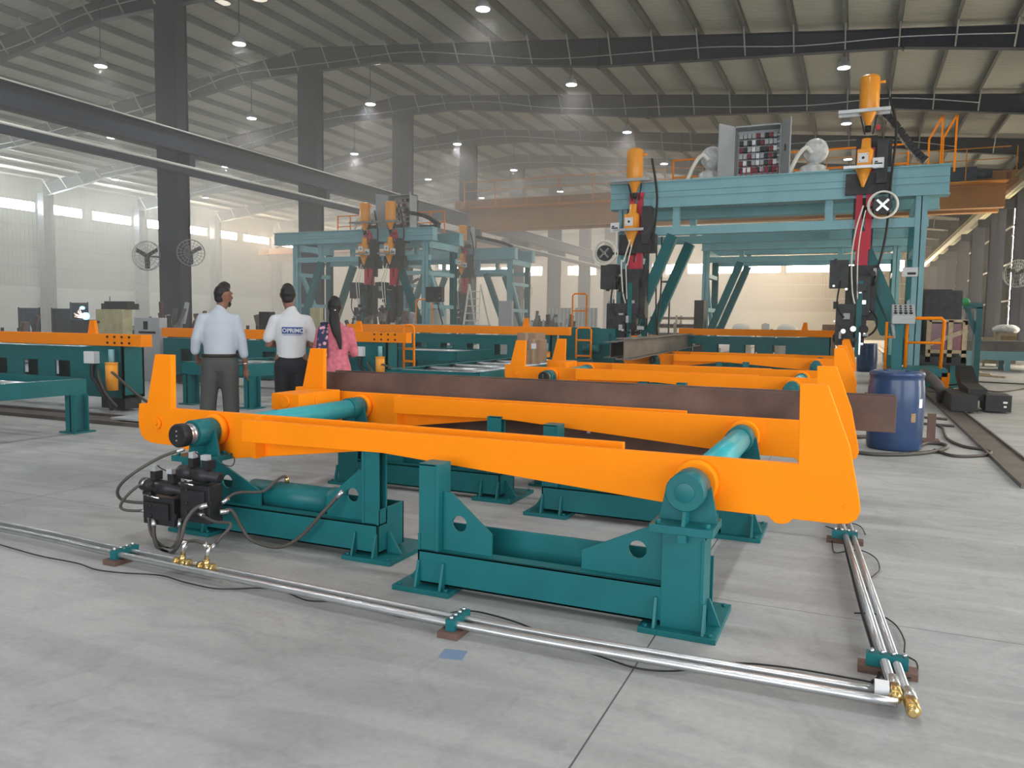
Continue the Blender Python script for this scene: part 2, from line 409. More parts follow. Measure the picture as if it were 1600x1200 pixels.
# end wall
FY = YE - .2
fsegs = [(-47.2, -44.3), (-43.6, -41.5), (-40.6, -37.8), (-36.9, -35.4), (-34.2, -32.4), (-31.8, -30.4), (-29.8, -28.2), (-27.4, -24.6), (-23.8, -22.2), (-21.5, -19.4), (-18.8, -16.6), (-15.9, -13.5), (-12.5, -8.2), (-7.5, -3.0), (-2.2, 1.2), (2.0, 4.6)]
FZ0, FZ1 = 7.55, 8.75
mb = MB(); mb.m('wallf'); mb.box(XL, XR, FY, FY+.1, 3.1, FZ0)
e = XL
for a, b in fsegs: mb.box(e, a, FY, FY+.1, FZ0, FZ1); e = b
mb.box(e, XR, FY, FY+.1, FZ0, FZ1)
mb.prism([(XL, FZ1), (XR, FZ1), (XR, roof_z(XR)), (RIDGE, roof_z(RIDGE)), (XL, roof_z(XL))], FY, FY+.1)
mb.m('masonry2').box(XL, XR, FY-.06, FY+.1, 0, 3.1); st('wall_end', mb, None)
for a, b in fsegs:
    fm = MB().box(a, b, FY-.01, FY+.09, FZ0, FZ0+.04).box(a, b, FY-.01, FY+.09, FZ1-.04, FZ1)
    window(MB().box(a, b, FY+.05, FY+.07, FZ0+.04, FZ1-.04), 'glass', fm)
for z in (4.5, 6.1):
    st('trim_%d' % (200+int(z*10)), MB().box(XL, XR, FY-.09, FY, z, z+.09), 'galv')
# right wall: solid bays, tall glowing slots added for the lit column edges, one big side door near the camera
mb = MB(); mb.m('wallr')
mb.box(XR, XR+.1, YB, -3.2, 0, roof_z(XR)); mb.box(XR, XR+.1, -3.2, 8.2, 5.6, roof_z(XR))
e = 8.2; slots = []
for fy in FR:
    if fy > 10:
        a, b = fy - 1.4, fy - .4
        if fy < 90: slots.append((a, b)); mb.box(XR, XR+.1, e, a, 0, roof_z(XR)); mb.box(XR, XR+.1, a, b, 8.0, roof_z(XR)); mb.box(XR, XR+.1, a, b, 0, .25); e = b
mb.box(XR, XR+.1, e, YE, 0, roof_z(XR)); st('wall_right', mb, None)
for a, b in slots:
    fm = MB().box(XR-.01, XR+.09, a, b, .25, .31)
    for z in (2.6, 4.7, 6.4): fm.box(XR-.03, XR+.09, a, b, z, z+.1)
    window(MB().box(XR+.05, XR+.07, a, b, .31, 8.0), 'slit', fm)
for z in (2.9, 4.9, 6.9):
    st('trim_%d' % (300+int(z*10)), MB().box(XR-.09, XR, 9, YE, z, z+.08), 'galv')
# wall behind the camera, its wide opening added for the fill light
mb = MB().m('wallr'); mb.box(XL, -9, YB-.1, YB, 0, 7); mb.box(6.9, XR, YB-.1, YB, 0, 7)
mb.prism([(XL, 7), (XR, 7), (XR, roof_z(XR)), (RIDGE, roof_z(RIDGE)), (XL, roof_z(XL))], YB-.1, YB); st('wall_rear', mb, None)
# frames
def rafter(fy):
    top = lambda x: roof_z(x) - .24
    prof = [(XL+.3, 9.35), (-49.2, 9.4), (-45.2, 9.95), (-43.8, 10.2), (-34.8, 10.75), (-25.3, 12.0), (-18.5, 12.0), (-9.0, 10.73), (1.0, 10.15), (6.6, 9.4), (XR-.25, 9.35)]
    mb = MB()
    # web
    pts = [(x, z) for x, z in prof] + [(x, top(x)) for x in (XR-.25, RIDGE, XL+.3)]
    mb.prism(pts, fy-.012, fy+.012)
    for (xa, za), (xb, zb) in zip(prof[:-1], prof[1:]):
        mb.bar((xa, fy, za), (xb, fy, zb), .26, .025)
    mb.bar((XL+.3, fy, top(XL+.3)), (RIDGE, fy, top(RIDGE)), .26, .025); mb.bar((RIDGE, fy, top(RIDGE)), (XR-.25, fy, top(XR-.25)), .26, .025)
    def bot(x):
        for (xa, za), (xb, zb) in zip(prof[:-1], prof[1:]):
            if xa <= x <= xb: return za + (zb-za)*(x-xa)/(xb-xa)
        return 9.4
    for sx in (-9.0, 1.0, -34.8):                      # bolted splices
        mb.box(sx-.03, sx+.03, fy-.13, fy+.13, bot(sx)-.06, top(sx)+.0)
    o = mb.build('roof_rafter', 'bsteel'); o['kind'] = 'structure'
    br = MB()
    n = -31
    while -.68 + 1.55*n < 7: 
        x = -.68 + 1.55*n; n += 1
        if x < XL+1: continue
        br.bar((x, fy-.14, bot(x)+.02), (x, fy-.75, roof_z(x)-.22), .045, .045)
    br.build('flange_brace', 'galv', o)
    cd = MB(); pts = []
    for i, x in enumerate(range(-44, 7, 3)):
        pts.append((x, fy-.16, bot(x) + .30 + .10*math.sin(i*1.9 + fy)))
    cd.tube(pts, .022, 5, samples=4); cd.build('conduit', 'steel', o)
for fy in FR:
    if fy > 12: rafter(fy)
n = -31
while -.68 + 1.55*n < XR - .2:
    x = -.68 + 1.55*n; n += 1
    if x < XL + .6: continue
    z = roof_z(x)
    mb = MB().box(x-.012, x+.012, 5, YE-.2, z-.23, z-.02).box(x-.09, x+.0, 5, YE-.2, z-.235, z-.222).box(x-.0, x+.07, 5, YE-.2, z-.03, z-.015)
    o = mb.build('roof_purlin', 'purlin'); o['kind'] = 'structure'
def column(name, x, fy, z1, w, dd, mt, bracket=None):
    mb = MB(); t = .025
    mb.box(x-w/2, x+w/2, fy-dd/2, fy-dd/2+t, 0, z1).box(x-w/2, x+w/2, fy+dd/2-t, fy+dd/2, 0, z1).box(x-.012, x+.012, fy-dd/2, fy+dd/2, 0, z1)
    mb.box(x-w/2-.1, x+w/2+.1, fy-dd/2-.1, fy+dd/2+.1, 0, .03)
    if bracket:
        bx, bz = bracket; s_ = 1 if bx > x else -1
        mb.box(min(x, bx), max(x, bx), fy-.12, fy+.12, bz-.45, bz-.02)
    o = mb.build(name, mt); o['kind'] = 'structure'; return o
for fy in FR:
    if fy < 12: continue
    o = column('steel_column', RIDGE, fy, 12.05, .98, .5, 'bsteel', (RIDGE+.9, 7.0))
    MB().box(RIDGE-.42, RIDGE-.03, fy-.22, fy+.22, 0, 12).box(RIDGE+.03, RIDGE+.42, fy-.22, fy+.22, 0, 12).build('stiffener', 'bsteel', o)
    column('steel_column', XL+.55, fy, 9.5, .55, .75, 'bsteel')
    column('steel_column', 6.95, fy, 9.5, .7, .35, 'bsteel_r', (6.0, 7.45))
st('trim_1', MB().box(-21.35, -20.95, 12, 94, 7.62, 7.65).box(-21.17, -21.13, 12, 94, 7.0, 7.62).box(-21.3, -21.0, 12, 94, 7.0, 7.03), 'bsteel')
st('trim_5', MB().box(-21.19, -21.09, 12, 94, 7.65, 7.73), 'cover')
st('trim_2', MB().box(5.95, 6.35, 8, 94, 7.92, 7.95).box(6.13, 6.17, 8, 94, 7.42, 7.92).box(6.0, 6.3, 8, 94, 7.42, 7.45).box(6.11, 6.19, 8, 94, 7.95, 8.05), 'creamp')
cb = MB().m('cover'); cb.tube([(-20.75, 12, 6.46), (-20.75, 94, 6.46)], .05, 8)
cb.m('bsteel').box(-20.9, -20.6, 12, 94, 6.20, 6.38)
st('trim_3', cb, None)
st('trim_4', MB().box(-22.75, -22.35, 12, 94, 7.3, 7.9), 'bsteel')
# turbine vents beside the ridge
ve = [(-22.14, 23.1), (-20.4, 23.1), (-22.14, 30.6), (-20.4, 30.6), (-22.2, 38.4), (-20.4, 38.4), (-22.2, 45.9), (-20.4, 45.9)]
for i, (x, y) in enumerate(ve):
    z = roof_z(x)
    mb = MB().m('galv').torus((x, y, z-.03), (0, 0, 1), .31, .03, 24, 6); mb.m('vent').cyl((x, y, z-.04), (x, y, z-.02), .3, n=24)
    o = mb.build('roof_vent'); tag(o, 'round daylit vent on the %s side of the ridge, %s bay' % ('far' if x < RIDGE else 'near', ['first', 'second', 'third', 'fourth'][i//2]), 'roof vent', 'round roof vents along the ridge')
# ================================================================ HIGH BAY LAMPS
rows = [(-10.0, [20.4, 27.9, 35.6, 43.2, 50.8, 58.4], 10.2), (-.72, [21.2, 28.8, 36.6, 44.3, 52], 10.0), (-18.5, [20.0, 27.4, 35.0, 42.0, 49.8, 57.4], 10.2), (-24.7, [19.9, 27.4, 35.1, 42.9, 50.5], 10.2), (-33.9, [20.2, 27.8, 35.4, 43.1], 10.2), (-43.9, [28.6, 36.2, 43.8], 10.2)]
names = ['over the twin arm line', 'nearest the side crane rail', 'just beside the ridge columns', 'past the ridge columns', 'down the far half of the hall', 'by the long window wall']
ordw = ['first', 'second', 'third', 'fourth', 'fifth', 'sixth']
proto = None
def lampmesh():
    r = thing('high_bay_lamp', 'x', 'lamp')
    MB().lathe((0, 0, .34), (0, 0, -1), [(0, .05), (.03, .09), (.14, .10), (.16, .16), (.30, .22), (.34, .225)], 20).build('housing', 'grey', r)
    MB().cyl((0, 0, -.012), (0, 0, 0.002), .19, n=20).build('lens', 'lens', r)
    MB().cyl((0, 0, .34), (0, 0, 2.0), .012, n=6).build('cord', 'black', r)
    return r
proto = lampmesh()
first = True
for ri, (x, ys, z) in enumerate(rows):
    for i, y in enumerate(ys):
        lb = 'round high bay lamp, %s along the row %s' % (ordw[i], names[ri])
        top = roof_z(x) - z
        o = proto if first else dup(proto)
        o.location = (x, y, z); tag(o, lb, 'lamp', 'hanging high bay lamps'); first = False
        l = bpy.data.lights.new('lamp_light', 'SPOT'); l.energy = LAMP_E; l.spot_size = 2.6; l.spot_blend = .8; l.shadow_soft_size = .2; l.color = (.94, .96, 1)
        lo = bpy.data.objects.new('lamp_light', l); lo.location = (x, y, z-.05); C.objects.link(lo)
# the lamps of the bays over and behind the camera, beyond the frame, light the foreground
for (x, y) in [(-10, 12.9), (-10, 5.4), (-10, -2), (-.7, 13.6), (-.7, 6), (-.7, -1.5), (-18.5, 12.6), (-18.5, 5)]:
    o = dup(proto); o.location = (x, y, 10.1); tag(o, 'round high bay lamp hanging over the near end of the hall', 'lamp', 'lamps over the near end')
    l = bpy.data.lights.new('lamp_light', 'SPOT'); l.energy = LAMP_E; l.spot_size = 2.6; l.spot_blend = .8; l.shadow_soft_size = .2; l.color = (.94, .96, 1)
    lo = bpy.data.objects.new('lamp_light', l); lo.location = (x, y, 10.05); C.objects.link(lo)
# ================================================================ TRAVELLING CRANES
def crane(name, label, x0, x1, y, zt, gd=1.5):
    c = thing(name, label, 'crane', ((x0+x1)/2, y, zt-1.2))
    for dy in (0, 1.6):
        mb = MB().box(x0+.3, x1-.3, y+dy, y+dy+.4, zt-gd, zt).box(x0, x1, y+dy-.05, y+dy+.45, zt, zt+.05).box(x0+.3, x1-.3, y+dy-.05, y+dy+.45, zt-gd-.04, zt-gd)
        mb.box(x0+.2, x1-.2, y+dy-.06, y+dy, zt-.62, zt-.56)
        wb(mb, 'girder', 'orange2', c)
    for x in (x0-.1, x1-.25): wb(MB().box(x, x+.35, y-.9, y+3, zt-.55, zt-.1), 'end_carriage', 'orange2', c)
    mb = MB(); 
    for i in range(int((x1-x0)/1.9)+1):
        x = x0+.4+i*1.9; mb.box(x-.02, x+.02, y-.72, y-.68, zt-.5, zt+.95)
    mb.box(x0+.3, x1-.3, y-.72, y-.68, zt+.92, zt+.96).box(x0+.3, x1-.3, y-.72, y-.68, zt+.42, zt+.45).box(x0+.3, x1-.3, y-.75, y, zt-.5, zt-.46)
    wb(mb, 'walkway_railing', 'yellow', c)
    mb = MB().m('darkblue').box(x1-2.6, x1-1.5, y-.5, y-.1, zt-.4, zt+.2).cyl((x1-1.5, y-.3, zt-.1), (x1-.9, y-.3, zt-.1), .2)
    wb(mb, 'drive_motor', None, c)
    return c
crane('overhead_crane', 'orange double girder overhead crane spanning behind the large gantry', -20.95, 6.1, 40.5, 8.3)
crane('overhead_crane', 'orange overhead crane spanning the far half of the hall towards the window wall', -49.0, -22.8, 56.0, 7.7, 1.0)
# ================================================================ TWIN ARM TURNOVER MACHINES
ZP = .652
def arm_outline(X, tip=-2.82, low=.52, mid=.645, deep=False):
    """X maps u (outward distance from the pivot) to hall x"""
    pts = [(tip, .772), (.455, .772), (.447, 1.14), (.565, 1.14), (.668, .865), (.716, .63), (.722, .585), (.708, .545), (.675, .522), (.62, .515),
           ]
    if deep: pts = [(tip, .772), (.418, .772), (.412, 1.145), (.562, 1.145), (.648, .795), (.728, .790), (.738, .70), (.735, .62), (.715, .565), (.68, .535), (.62, .516), (.54, .512)]
    if deep: pts += [(.42, .512), (.05, .455), (-.08, .458), (-1.2, .60), (-1.78, mid), (tip, mid-.012)]
    else: pts += [(.44, .516), (.425, .498), (.395, .487), (.365, .489), (.345, .505), (.33, .518), (.05, low), (-.18, low+.012), (-1.78, mid), (tip, mid-.012)]
    return [(X(u), z) for u, z in pts]
def stand(root, X, y, span, cylinder, s, rearcol=True):
    """floor stand: base channel, pivot column, inner post, gussets, feet"""
    t = .016
    b = MB()
    def bx(mb, u0, u1, y0, y1, z0, z1): mb.box(min(X(u0), X(u1)), max(X(u0), X(u1)), y0, y1, z0, z1); return mb
    ue = -span
    bx(b, ue, .095, y, y+.012, .04, .215); bx(b, ue, .095, y, y+.09, .203, .215); bx(b, ue, .095, y, y+.09, .04, .052)
    bx(b, ue, .095, y+.27, y+.285, .04, .30); bx(b, ue, ue+.012, y, y+.285, .04, .30)
    st_ = wb(b, 'base_channel', 'teal', root, bevel=.002)
    c = MB()
    bx(c, -.095, .095, y-.002, y+.012, .02, .462); bx(c, -.095, .095, y+.15, y+.165, .02, .462); bx(c, -.008, .008, y, y+.16, .02, .462)
    bx(c, .082, .097, y-.006, y+.168, .10, .44)
    wb(c, 'pivot_column', 'teal', root, bevel=.002)
    g = MB()
    g.prism([(X(-.5), .215), (X(-.5), .307), (X(-.12), .487), (X(-.09), .487), (X(-.09), .215)], y+.07, y+.084, [circ(X(-.225), .345, .043)])
    wb(g, 'gusset', 'teal', root)
    p = MB()
    bx(p, ue, ue+.115, y+.01, y+.022, .2, .665); bx(p, ue, ue+.115, y+.085, y+.10, .2, .665); bx(p, ue+.10, ue+.118, y+.005, y+.14, .2, .665); bx(p, ue, ue+.115, y+.01, y+.14, .655, .667)
    wb(p, 'inner_post', 'teal', root, bevel=.002)
    g = MB()
    g.prism([(X(ue+.12), .215), (X(ue+.12), .52), (X(ue+.17), .515), (X(ue+.40), .325), (X(ue+.40), .215)], y+.055, y+.069, [circ(X(ue+.215), .36, .042)])
    wb(g, 'gusset', 'teal', root)
    for u0, u1 in ((-.185, .165), (ue-.12, ue+.215)):
        f = MB(); bx(f, u0, u1, y-.06, y+.42, 0, .026)
        cu = (u0+u1)/2 + (.0)
        for uu in ((u0+.07, u1-.06) if u0 > -.5 else (u0+.13, u1-.06)):
            f.prism([(y-.05, .026), (y, .026), (y, .16), (y-.012, .16)], X(uu)-.007, X(uu)+.007, plane='yz')
        ex = ue if u0 < -.5 else .1
        ex2 = ex - .1 if u0 < -.5 else ex + .06
        f.prism([(X(ex), .026), (X(ex2), .026), (X(ex + (ex2-ex)*.15), .15), (X(ex), .15)], y+.10, y+.115)
        for uu in (u0+.03, u1-.03):
            for yy in (y-.035, y+.38): f.cyl((X(uu), yy, .026), (X(uu), yy, .038), .012, n=6)
        wb(f, 'foot_plate', 'teal', root, bevel=.0015)
    if cylinder:
        h = MB().m('teal').cyl((X(-1.0), y+.18, .27), (X(-.35), y+.18, .27), .085, n=24)
        h.cyl((X(-1.04), y+.18, .27), (X(-.98), y+.18, .27), .09, n=24); h.m('chrome').cyl((X(-.36), y+.18, .27), (X(-.18), y+.18, .27), .03)
        h.m('brass').cyl((X(-.62), y+.18, .35), (X(-.62), y+.18, .40), .014, n=10)
        wb(h, 'hydraulic_cylinder', None, root, smooth=False)
def bearing(root, X, y, ya, encoder):
    """pillow block on the pivot column; ya = front of the arm plate"""
    b = MB(); x = X(0)
    b.box(x-.15, x+.135, y-.03, y+.22, .465, .502)
    b.box(x-.02, x+.02, y-.04, y+.0, .43, .468)
    b.prism([(x-.135, .50), (x+.135, .50), (x+.10, ZP+.02), (x+.06, ZP-.05), (x-.06, ZP-.05), (x-.10, ZP+.02)], y+.10, y+.116)
    b.prism([(y-.02, .50), (y+.2, .50), (y+.12, ZP-.05), (y+.02, ZP-.05)], x-.008, x+.008, plane='yz')
    b.lathe((x, y, ZP), (0, 1, 0), [(0, .083), (.004, .087), (.17, .087), (.175, .083)], 40)
    b.lathe((x, y-.004, ZP), (0, 1, 0), [(0, .0), (0, .045), (.006, .045)], 32)
    for dx in (-.115, .105):
        for dy in (0, .18): b.cyl((x+dx, y+dy, .502), (x+dx, y+dy, .522), .014, n=6)
    o = wb(b, 'bearing_block', 'teal', root, bevel=.0015)
    if encoder:
        e = MB().m('steel').lathe((x, y-.055, ZP), (0, 1, 0), [(0, .055), (.02, .066), (.025, .06), (.035, .068), (.055, .068)], 32)
        e.m('black').lathe((x, y-.12, ZP), (0, 1, 0), [(0, .070), (.008, .076), (.06, .076), (.066, .05)], 32)
        e.m('steel'); [e.cyl((x, y-.124, ZP+d), (x, y-.119, ZP+d), .006, n=8) for d in (-.03, 0, .03)]
        wb(e, 'rotary_encoder', None, root, part=o)
    r_ = MB().lathe((x, ya-.05, ZP), (0, 1, 0), [(0, .095), (.012, .108), (.05, .108)], 40)
    wb(r_, 'pivot_collar', 'orange', root)
def unit(name, label, xc, s, yf, yr, stand_dy, span, cyls, encoder, extra=False):
    X = lambda u: xc + s*u
    root = thing(name, label, 'turnover machine', (xc, (yf+yr)/2, 0), group=None)
    for i, ya in enumerate((yf, yr)):
        a = MB().prism(arm_outline(X, deep=s < 0), ya, ya+.045)
        o = wb(a, 'tilting_arm', 'orange', root, bevel=.003)
        k = MB()
        k.cyl((X(.552), ya-.014, .66), (X(.552), ya, .66), .042, n=20) if s < 0 else k.cyl((X(.66), ya-.004, .60), (X(.66), ya, .60), .008, n=10)
        if s < 0:
            k.cyl((X(.552), ya-.024, .66), (X(.552), ya-.014, .66), .018, n=6)
            wb(MB().box(X(-.41), X(-.385), ya-.09, ya, .50, .768), 'spacer_rib', 'orange', root, part=o)
        wb(k, 'stop_boss', 'orange', root, part=o)
        if not extra or True:
            stand(root, X, ya+stand_dy, span, cyls[i], s)
            bearing(root, X, ya+stand_dy-.005, ya, encoder and i == 0)
    t = MB().cyl((xc, yf+.04, ZP), (xc, yr+.01, ZP), .075, n=36)
    wb(t, 'torque_tube', 'teal3', root)
    MBc = MB().torus((xc, yr-.004, ZP), (0, 1, 0), .082, .012, 32, 6); wb(MBc, 'weld_collar', 'orange', root)
    return root
XA, XB = -.664, -3.92
DY = 6.36
ordm = ['nearest the camera', 'second from the camera', 'third from the camera']
pA = unit('turnover_machine', 'orange tilting arm machine on teal stands, uprights at its blue drum end, %s' % ordm[0], XA, 1, 3.74, 5.50, -.29, 1.375, (False, True), False)
pB = unit('turnover_machine', 'orange tilting arm machine on teal stands, horns at the valve block end, %s' % ordm[0], XB, -1, 3.98, 5.68, -.22, 1.43, (True, False), True)
tag(pA, group='tilting machines with uprights at the drum side'); tag(pB, group='tilting machines with horns at the valve side')
b = MB().box(-4.38, -4.10, 5.05, 5.6, .66, .795).cyl((-4.24, 5.035, .73), (-4.24, 5.05, .73), .05).cyl((-4.09, 5.3, .73), (-4.10, 5.3, .73), .05)
wb(b, 'stop_block', 'orange', pB, bevel=.004)
for k in (1, 2):
    dy = DY*k
    a = dup(pA, loc=Vector(pA.location) + Vector((0, dy, 0)), label='orange tilting arm machine on teal stands, uprights towards the floor track, %s' % ordm[k])
    a = dup(pB, loc=Vector(pB.location) + Vector((0, dy, 0)), label='orange tilting arm machine on teal stands, horns towards the trolleys, %s' % ordm[k])
# ---------------------------------------------------------------- hydraulic valves and hoses at the near left stand
YV = 3.52
def valve(x0, x1, zt, zb, label):
    w = x1-x0; xm = (x0+x1)/2
    v = thing('valve_block', label, 'valve block', (xm, YV, zb), group='black hydraulic valve blocks')
    mb = MB().m('black').box(x0+.05*w, x1-.1*w, YV-.05, YV+.06, zb, zt-.17*1.0).box(x0+.12*w, x1-.2*w, YV-.07, YV+.05, zb+.04, zt-.2)
    mb.box(x0+.02, x1-.02, YV-.045, YV+.05, zt-.30, zt-.26).cyl((x0-.02, YV, zb+.18), (x0+.05, YV, zb+.18), .025)
    for z in (zb+.06, zb+.12, zb+.20, zb+.25): mb.cyl((xm-.05, YV-.07, z), (xm-.05, YV-.08, z), .012, n=8)
    wb(mb, 'valve_body', None, v, bevel=.004)
    mb = MB().m('black').lathe((x0-.03, YV-.01, zt-.105), (1, 0, -.04), [(0, .03), (.01, .042), (.10, .042), (.105, .036), (.13, .036), (.135, .046), (w-.04, .046), (w-.03, .032), (w+.05, .032), (w+.055, .02)], 24)
    mb.m('black').box(x0+.06, x0+.10, YV-.03, YV+.03, zt-.07, zt-.015).box(x1-.10, x1-.05, YV-.03, YV+.03, zt-.075, zt-.02)
    wb(mb, 'solenoid', None, v)
    wb(MB().box(x0+.055, x0+.09, YV-.02, YV+.02, zt-.015, zt+.02), 'plug_connector', 'grey', v)
    wb(MB().box(x1-.12, x1-.075, YV-.02, YV+.02, zt-.02, zt+.01), 'plug_connector', 'grey', v)
    wb(MB().tube([(x0+.05, YV-.075, zt-.155), (x1-.12, YV-.075, zt-.165)], .006, 6), 'clamp_rod', 'chrome', v)
    mb = MB().tube([(x0+.09, YV, zt+.02), (x0+.14, YV-.02, zt+.01), (x1-.10, YV, zt-.02)], .004, 5, samples=6); wb(mb, 'wire', 'black', v)
    return v
p0, p1 = at(230, 735, YV), at(286, 822, YV)
valve(p0.x, p1.x+.01, p0.z+.02, p1.z, 'black hydraulic valve block standing clear of the pivot column, its left solenoid low')
p0, p1 = at(298, 708, YV+.05), at(352, 815, YV+.05)
valve(p0.x, p1.x, p0.z, p1.z, 'black hydraulic valve block bolted in front of the pivot column, gauge beside it')
tb = MB().box(at(276, 735, 3.62).x, at(293, 735, 3.62).x, 3.6, 3.66, at(280, 772, 3.62).z, at(280, 735, 3.62).z)
tag(tb.build('terminal_box', 'white', bevel=.004), 'small white terminal box between the two black valve blocks', 'terminal box')
def hose(pts, r, label, Ys, mt='rubber', fit=True, cat='hose', name='hydraulic_hose'):
    P = [at(x, y, Y) for (x, y), Y in zip(pts, Ys if isinstance(Ys, (list, tuple)) else [Ys]*len(pts))]
    mb = MB().m(mt).tube(P, r, 8, samples=7)
    if fit: 
        for a, b_ in ((0, 1), (-1, -2)):
            d = (P[b_]-P[a]).normalized(); mb.m('steel').cyl(P[a]-d*.005, P[a]+d*.045, r*1.35, n=12)
    for v in mb.bm.verts: v.co.z = max(v.co.z, .004)
    return tag(mb.build(name, None), label, cat, 'hydraulic hoses at the near stand')
hose([(287, 702), (250, 715), (205, 742), (184, 765), (193, 782), (235, 786)], .010, 'black hose arching left from the encoder to the free valve block', [3.62, 3.5, 3.4, 3.4, 3.45, 3.5])
hose([(230, 750), (205, 768), (189, 788), (196, 797), (232, 798)], .009, 'black hose looping tightly left of the free valve block', [3.5, 3.42, 3.4, 3.42, 3.5])
hose([(240, 812), (241, 838), (250, 860), (268, 864), (282, 845), (290, 815), (305, 795), (323, 789)], .012, 'thick grey hose hanging in a U under the two valve blocks', [3.46, 3.42, 3.38, 3.35, 3.35, 3.38, 3.42, 3.46])
hose([(232, 800), (237, 835), (262, 858), (278, 842), (281, 812)], .009, 'thin black hose hanging inside the U below the free valve block', [3.47, 3.44, 3.42, 3.44, 3.5])
hose([(311, 802), (335, 815), (361, 819), (345, 840), (327, 860)], .009, 'grey hose bending sharply down to the right floor pipe tee', [3.46, 3.42, 3.35, 3.3, 3.25])
hose([(345, 800), (362, 798), (378, 825), (395, 845), (435, 855), (470, 838), (505, 800), (535, 768)], .011, 'long brown hose sagging across the base channel to the hydraulic cylinder', [3.5, 3.55, 3.6, 3.62, 3.65, 3.68, 3.7, 3.76])
hose([(348, 785), (370, 770), (410, 768), (430, 752), (447, 745), (451, 768)], .009, 'brown hose rising from the valve block to the cylinder top fitting', [3.55, 3.65, 3.8, 3.88, 3.93, 3.96])
hose([(287, 862), (290, 848), (305, 845), (320, 850), (325, 858)], .010, 'short grey hose arching between the two brass floor tees', [3.22, 3.2, 3.2, 3.2, 3.22])
hose([(352, 708), (366, 716), (362, 728), (345, 725)], .003, 'thin black wire looped at the right solenoid', 3.5, 'black', False, 'cable', 'sensor_wire')
# ---------------------------------------------------------------- floor pipe runs
pr = thing('pipe_run', 'pair of galvanised hydraulic pipes lying across the floor before the near stands', 'pipes', (-2.4, 3.15, 0))
PY = (3.045, 3.125); PXE = .17
for y, r, xe in ((PY[0], .017, .20), (PY[1], .014, .15)):
    wb(MB().tube([(-9.2, y+.16, .05), (-5.0, y+.10, .05), (-3.8, y+.04, .05), (-1.6, y-.04, .05), (-.7, y-.03, .05), (xe, y, .05)], r, 12, samples=5), 'pipe', 'steel', pr)
def clamp(root, x, y, along):
    mb = MB().m('teal')
    L, w = .14, .022
    if along == 'y': mb.box(x-w, x+w, y-.035, y+.125, .028, .078); 
    else: mb.box(x-.03, x+.125, y-w, y+w, .028, .078)
    mb.m('rust'); mb.box(x-.05, x+.05, y-.06, y+.1, 0, .028) if along == 'y' else mb.box(x-.06, x+.16, y-.04, y+.04, 0, .028)
    mb.m('steel')
    for k in range(4):
        xx, yy = (x, y-.02+k*.04) if along == 'y' else (x-.01+k*.04, y)
        mb.cyl((xx, yy, .078), (xx, yy, .092), .010, n=6)
    return wb(mb, 'pipe_clamp', None, root)
clamp(pr, -3.80, 3.085, 'y'); clamp(pr, -1.59, 3.005, 'y')
def tee(root, x, y, name='brass_tee'):
    mb = MB().m('brass').cyl((x-.05, y, .055), (x+.05, y, .055), .021, n=8).cyl((x, y, .055), (x, y, .10), .017, n=8)
    mb.cyl((x-.055, y, .055), (x-.03, y, .055), .026, n=6).cyl((x+.03, y, .055), (x+.055, y, .055), .026, n=6)
    mb.m('chrome').cyl((x, y, .10), (x+.012, y+.01, .18), .012, n=10); return wb(mb, name, None, root)
tee(pr, -3.34, 3.12); tee(pr, -3.16, 3.115)
p2 = thing('pipe_run', 'pair of galvanised hydraulic pipes running away along the floor beside the uprights', 'pipes', (.12, 4.6, 0))
wb(MB().cyl((.195, 3.10, .05), (-.13, 7.0, .05), .019, n=14), 'pipe', 'steel', p2)
wb(MB().cyl((.245, 3.02, .05), (-.08, 7.0, .05), .016, n=14), 'pipe', 'steel', p2)
mb = MB().m('brass')
for x, y in ((.195, 3.10), (.245, 3.01)):
    mb.cyl((x+.004, y-.01, .05), (x, y+.07, .05), .027, n=6).lathe((x, y-.03, .05), (0, 1, 0), [(0, .012), (.01, .022), (.04, .024)], 12)
    mb.m('steel').cyl((x, y+.07, .05), (x-.003, y+.15, .05), .024, n=12); mb.m('brass')
mb.m('white').box(.125, .175, PY[1]-.03, PY[1]+.03, .02, .08)
wb(mb, 'elbow_fitting', None, p2)
clamp(p2, .13, 3.42, 'x'); clamp(p2, -.05, 5.42, 'x')
def cable(pts, r, label, z=.012, closed=False):
    P = [gr(x, y, z) for x, y in pts]
    return tag(MB().tube(P, r, 6, samples=8).build('floor_cable', 'black', smooth=True), label, 'cable', 'thin cables on the floor')
cable([(0, 851), (60, 868), (120, 880), (150, 890), (190, 895), (250, 899), (290, 910), (340, 920), (400, 919), (440, 921)], .004, 'thin black cable wandering in front of the pipes near the left edge')
cable([(440, 921), (480, 938), (530, 938), (560, 930), (600, 955), (640, 965), (700, 958), (740, 955), (800, 970), (850, 990), (900, 1012), (950, 1030), (1000, 1045), (1060, 1048), (1140, 1036), (1230, 1043), (1330, 1060), (1362, 1066)], .004, 'thin black cable weaving over the pipes before the right stand')
cable([(1362, 1066), (1374, 1050), (1360, 1000), (1345, 950), (1332, 900), (1322, 860), (1318, 830)], .007, 'black cable lying along the inner side of the right pipes')
cable([(1335, 958), (1370, 960), (1398, 975), (1413, 1000), (1414, 1022), (1432, 1035), (1430, 1055), (1400, 1066), (1380, 1058)], .0035, 'thin wire looping out past the clamp at the pipe corner')
cable([(1300, 840), (1303, 862), (1320, 862), (1345, 860), (1368, 872), (1374, 890), (1360, 905), (1352, 930)], .0035, 'thin wire looping over the right pipes near the orange upright')
cable([(1290, 822), (1310, 827), (1328, 818), (1345, 823), (1352, 835)], .0035, 'thin wire curled under the corner of the orange arm')
tp = gr(708, 1023)
tag(MB().obox((tp.x, tp.y, .0015), Vector((1, .2, 0)).normalized(), Vector((-.2, 1, 0)).normalized(), Vector((0, 0, 1)), .05, .045, .001).build('tape_scrap', 'tape'), 'square of blue tape stuck on the bare floor', 'tape')
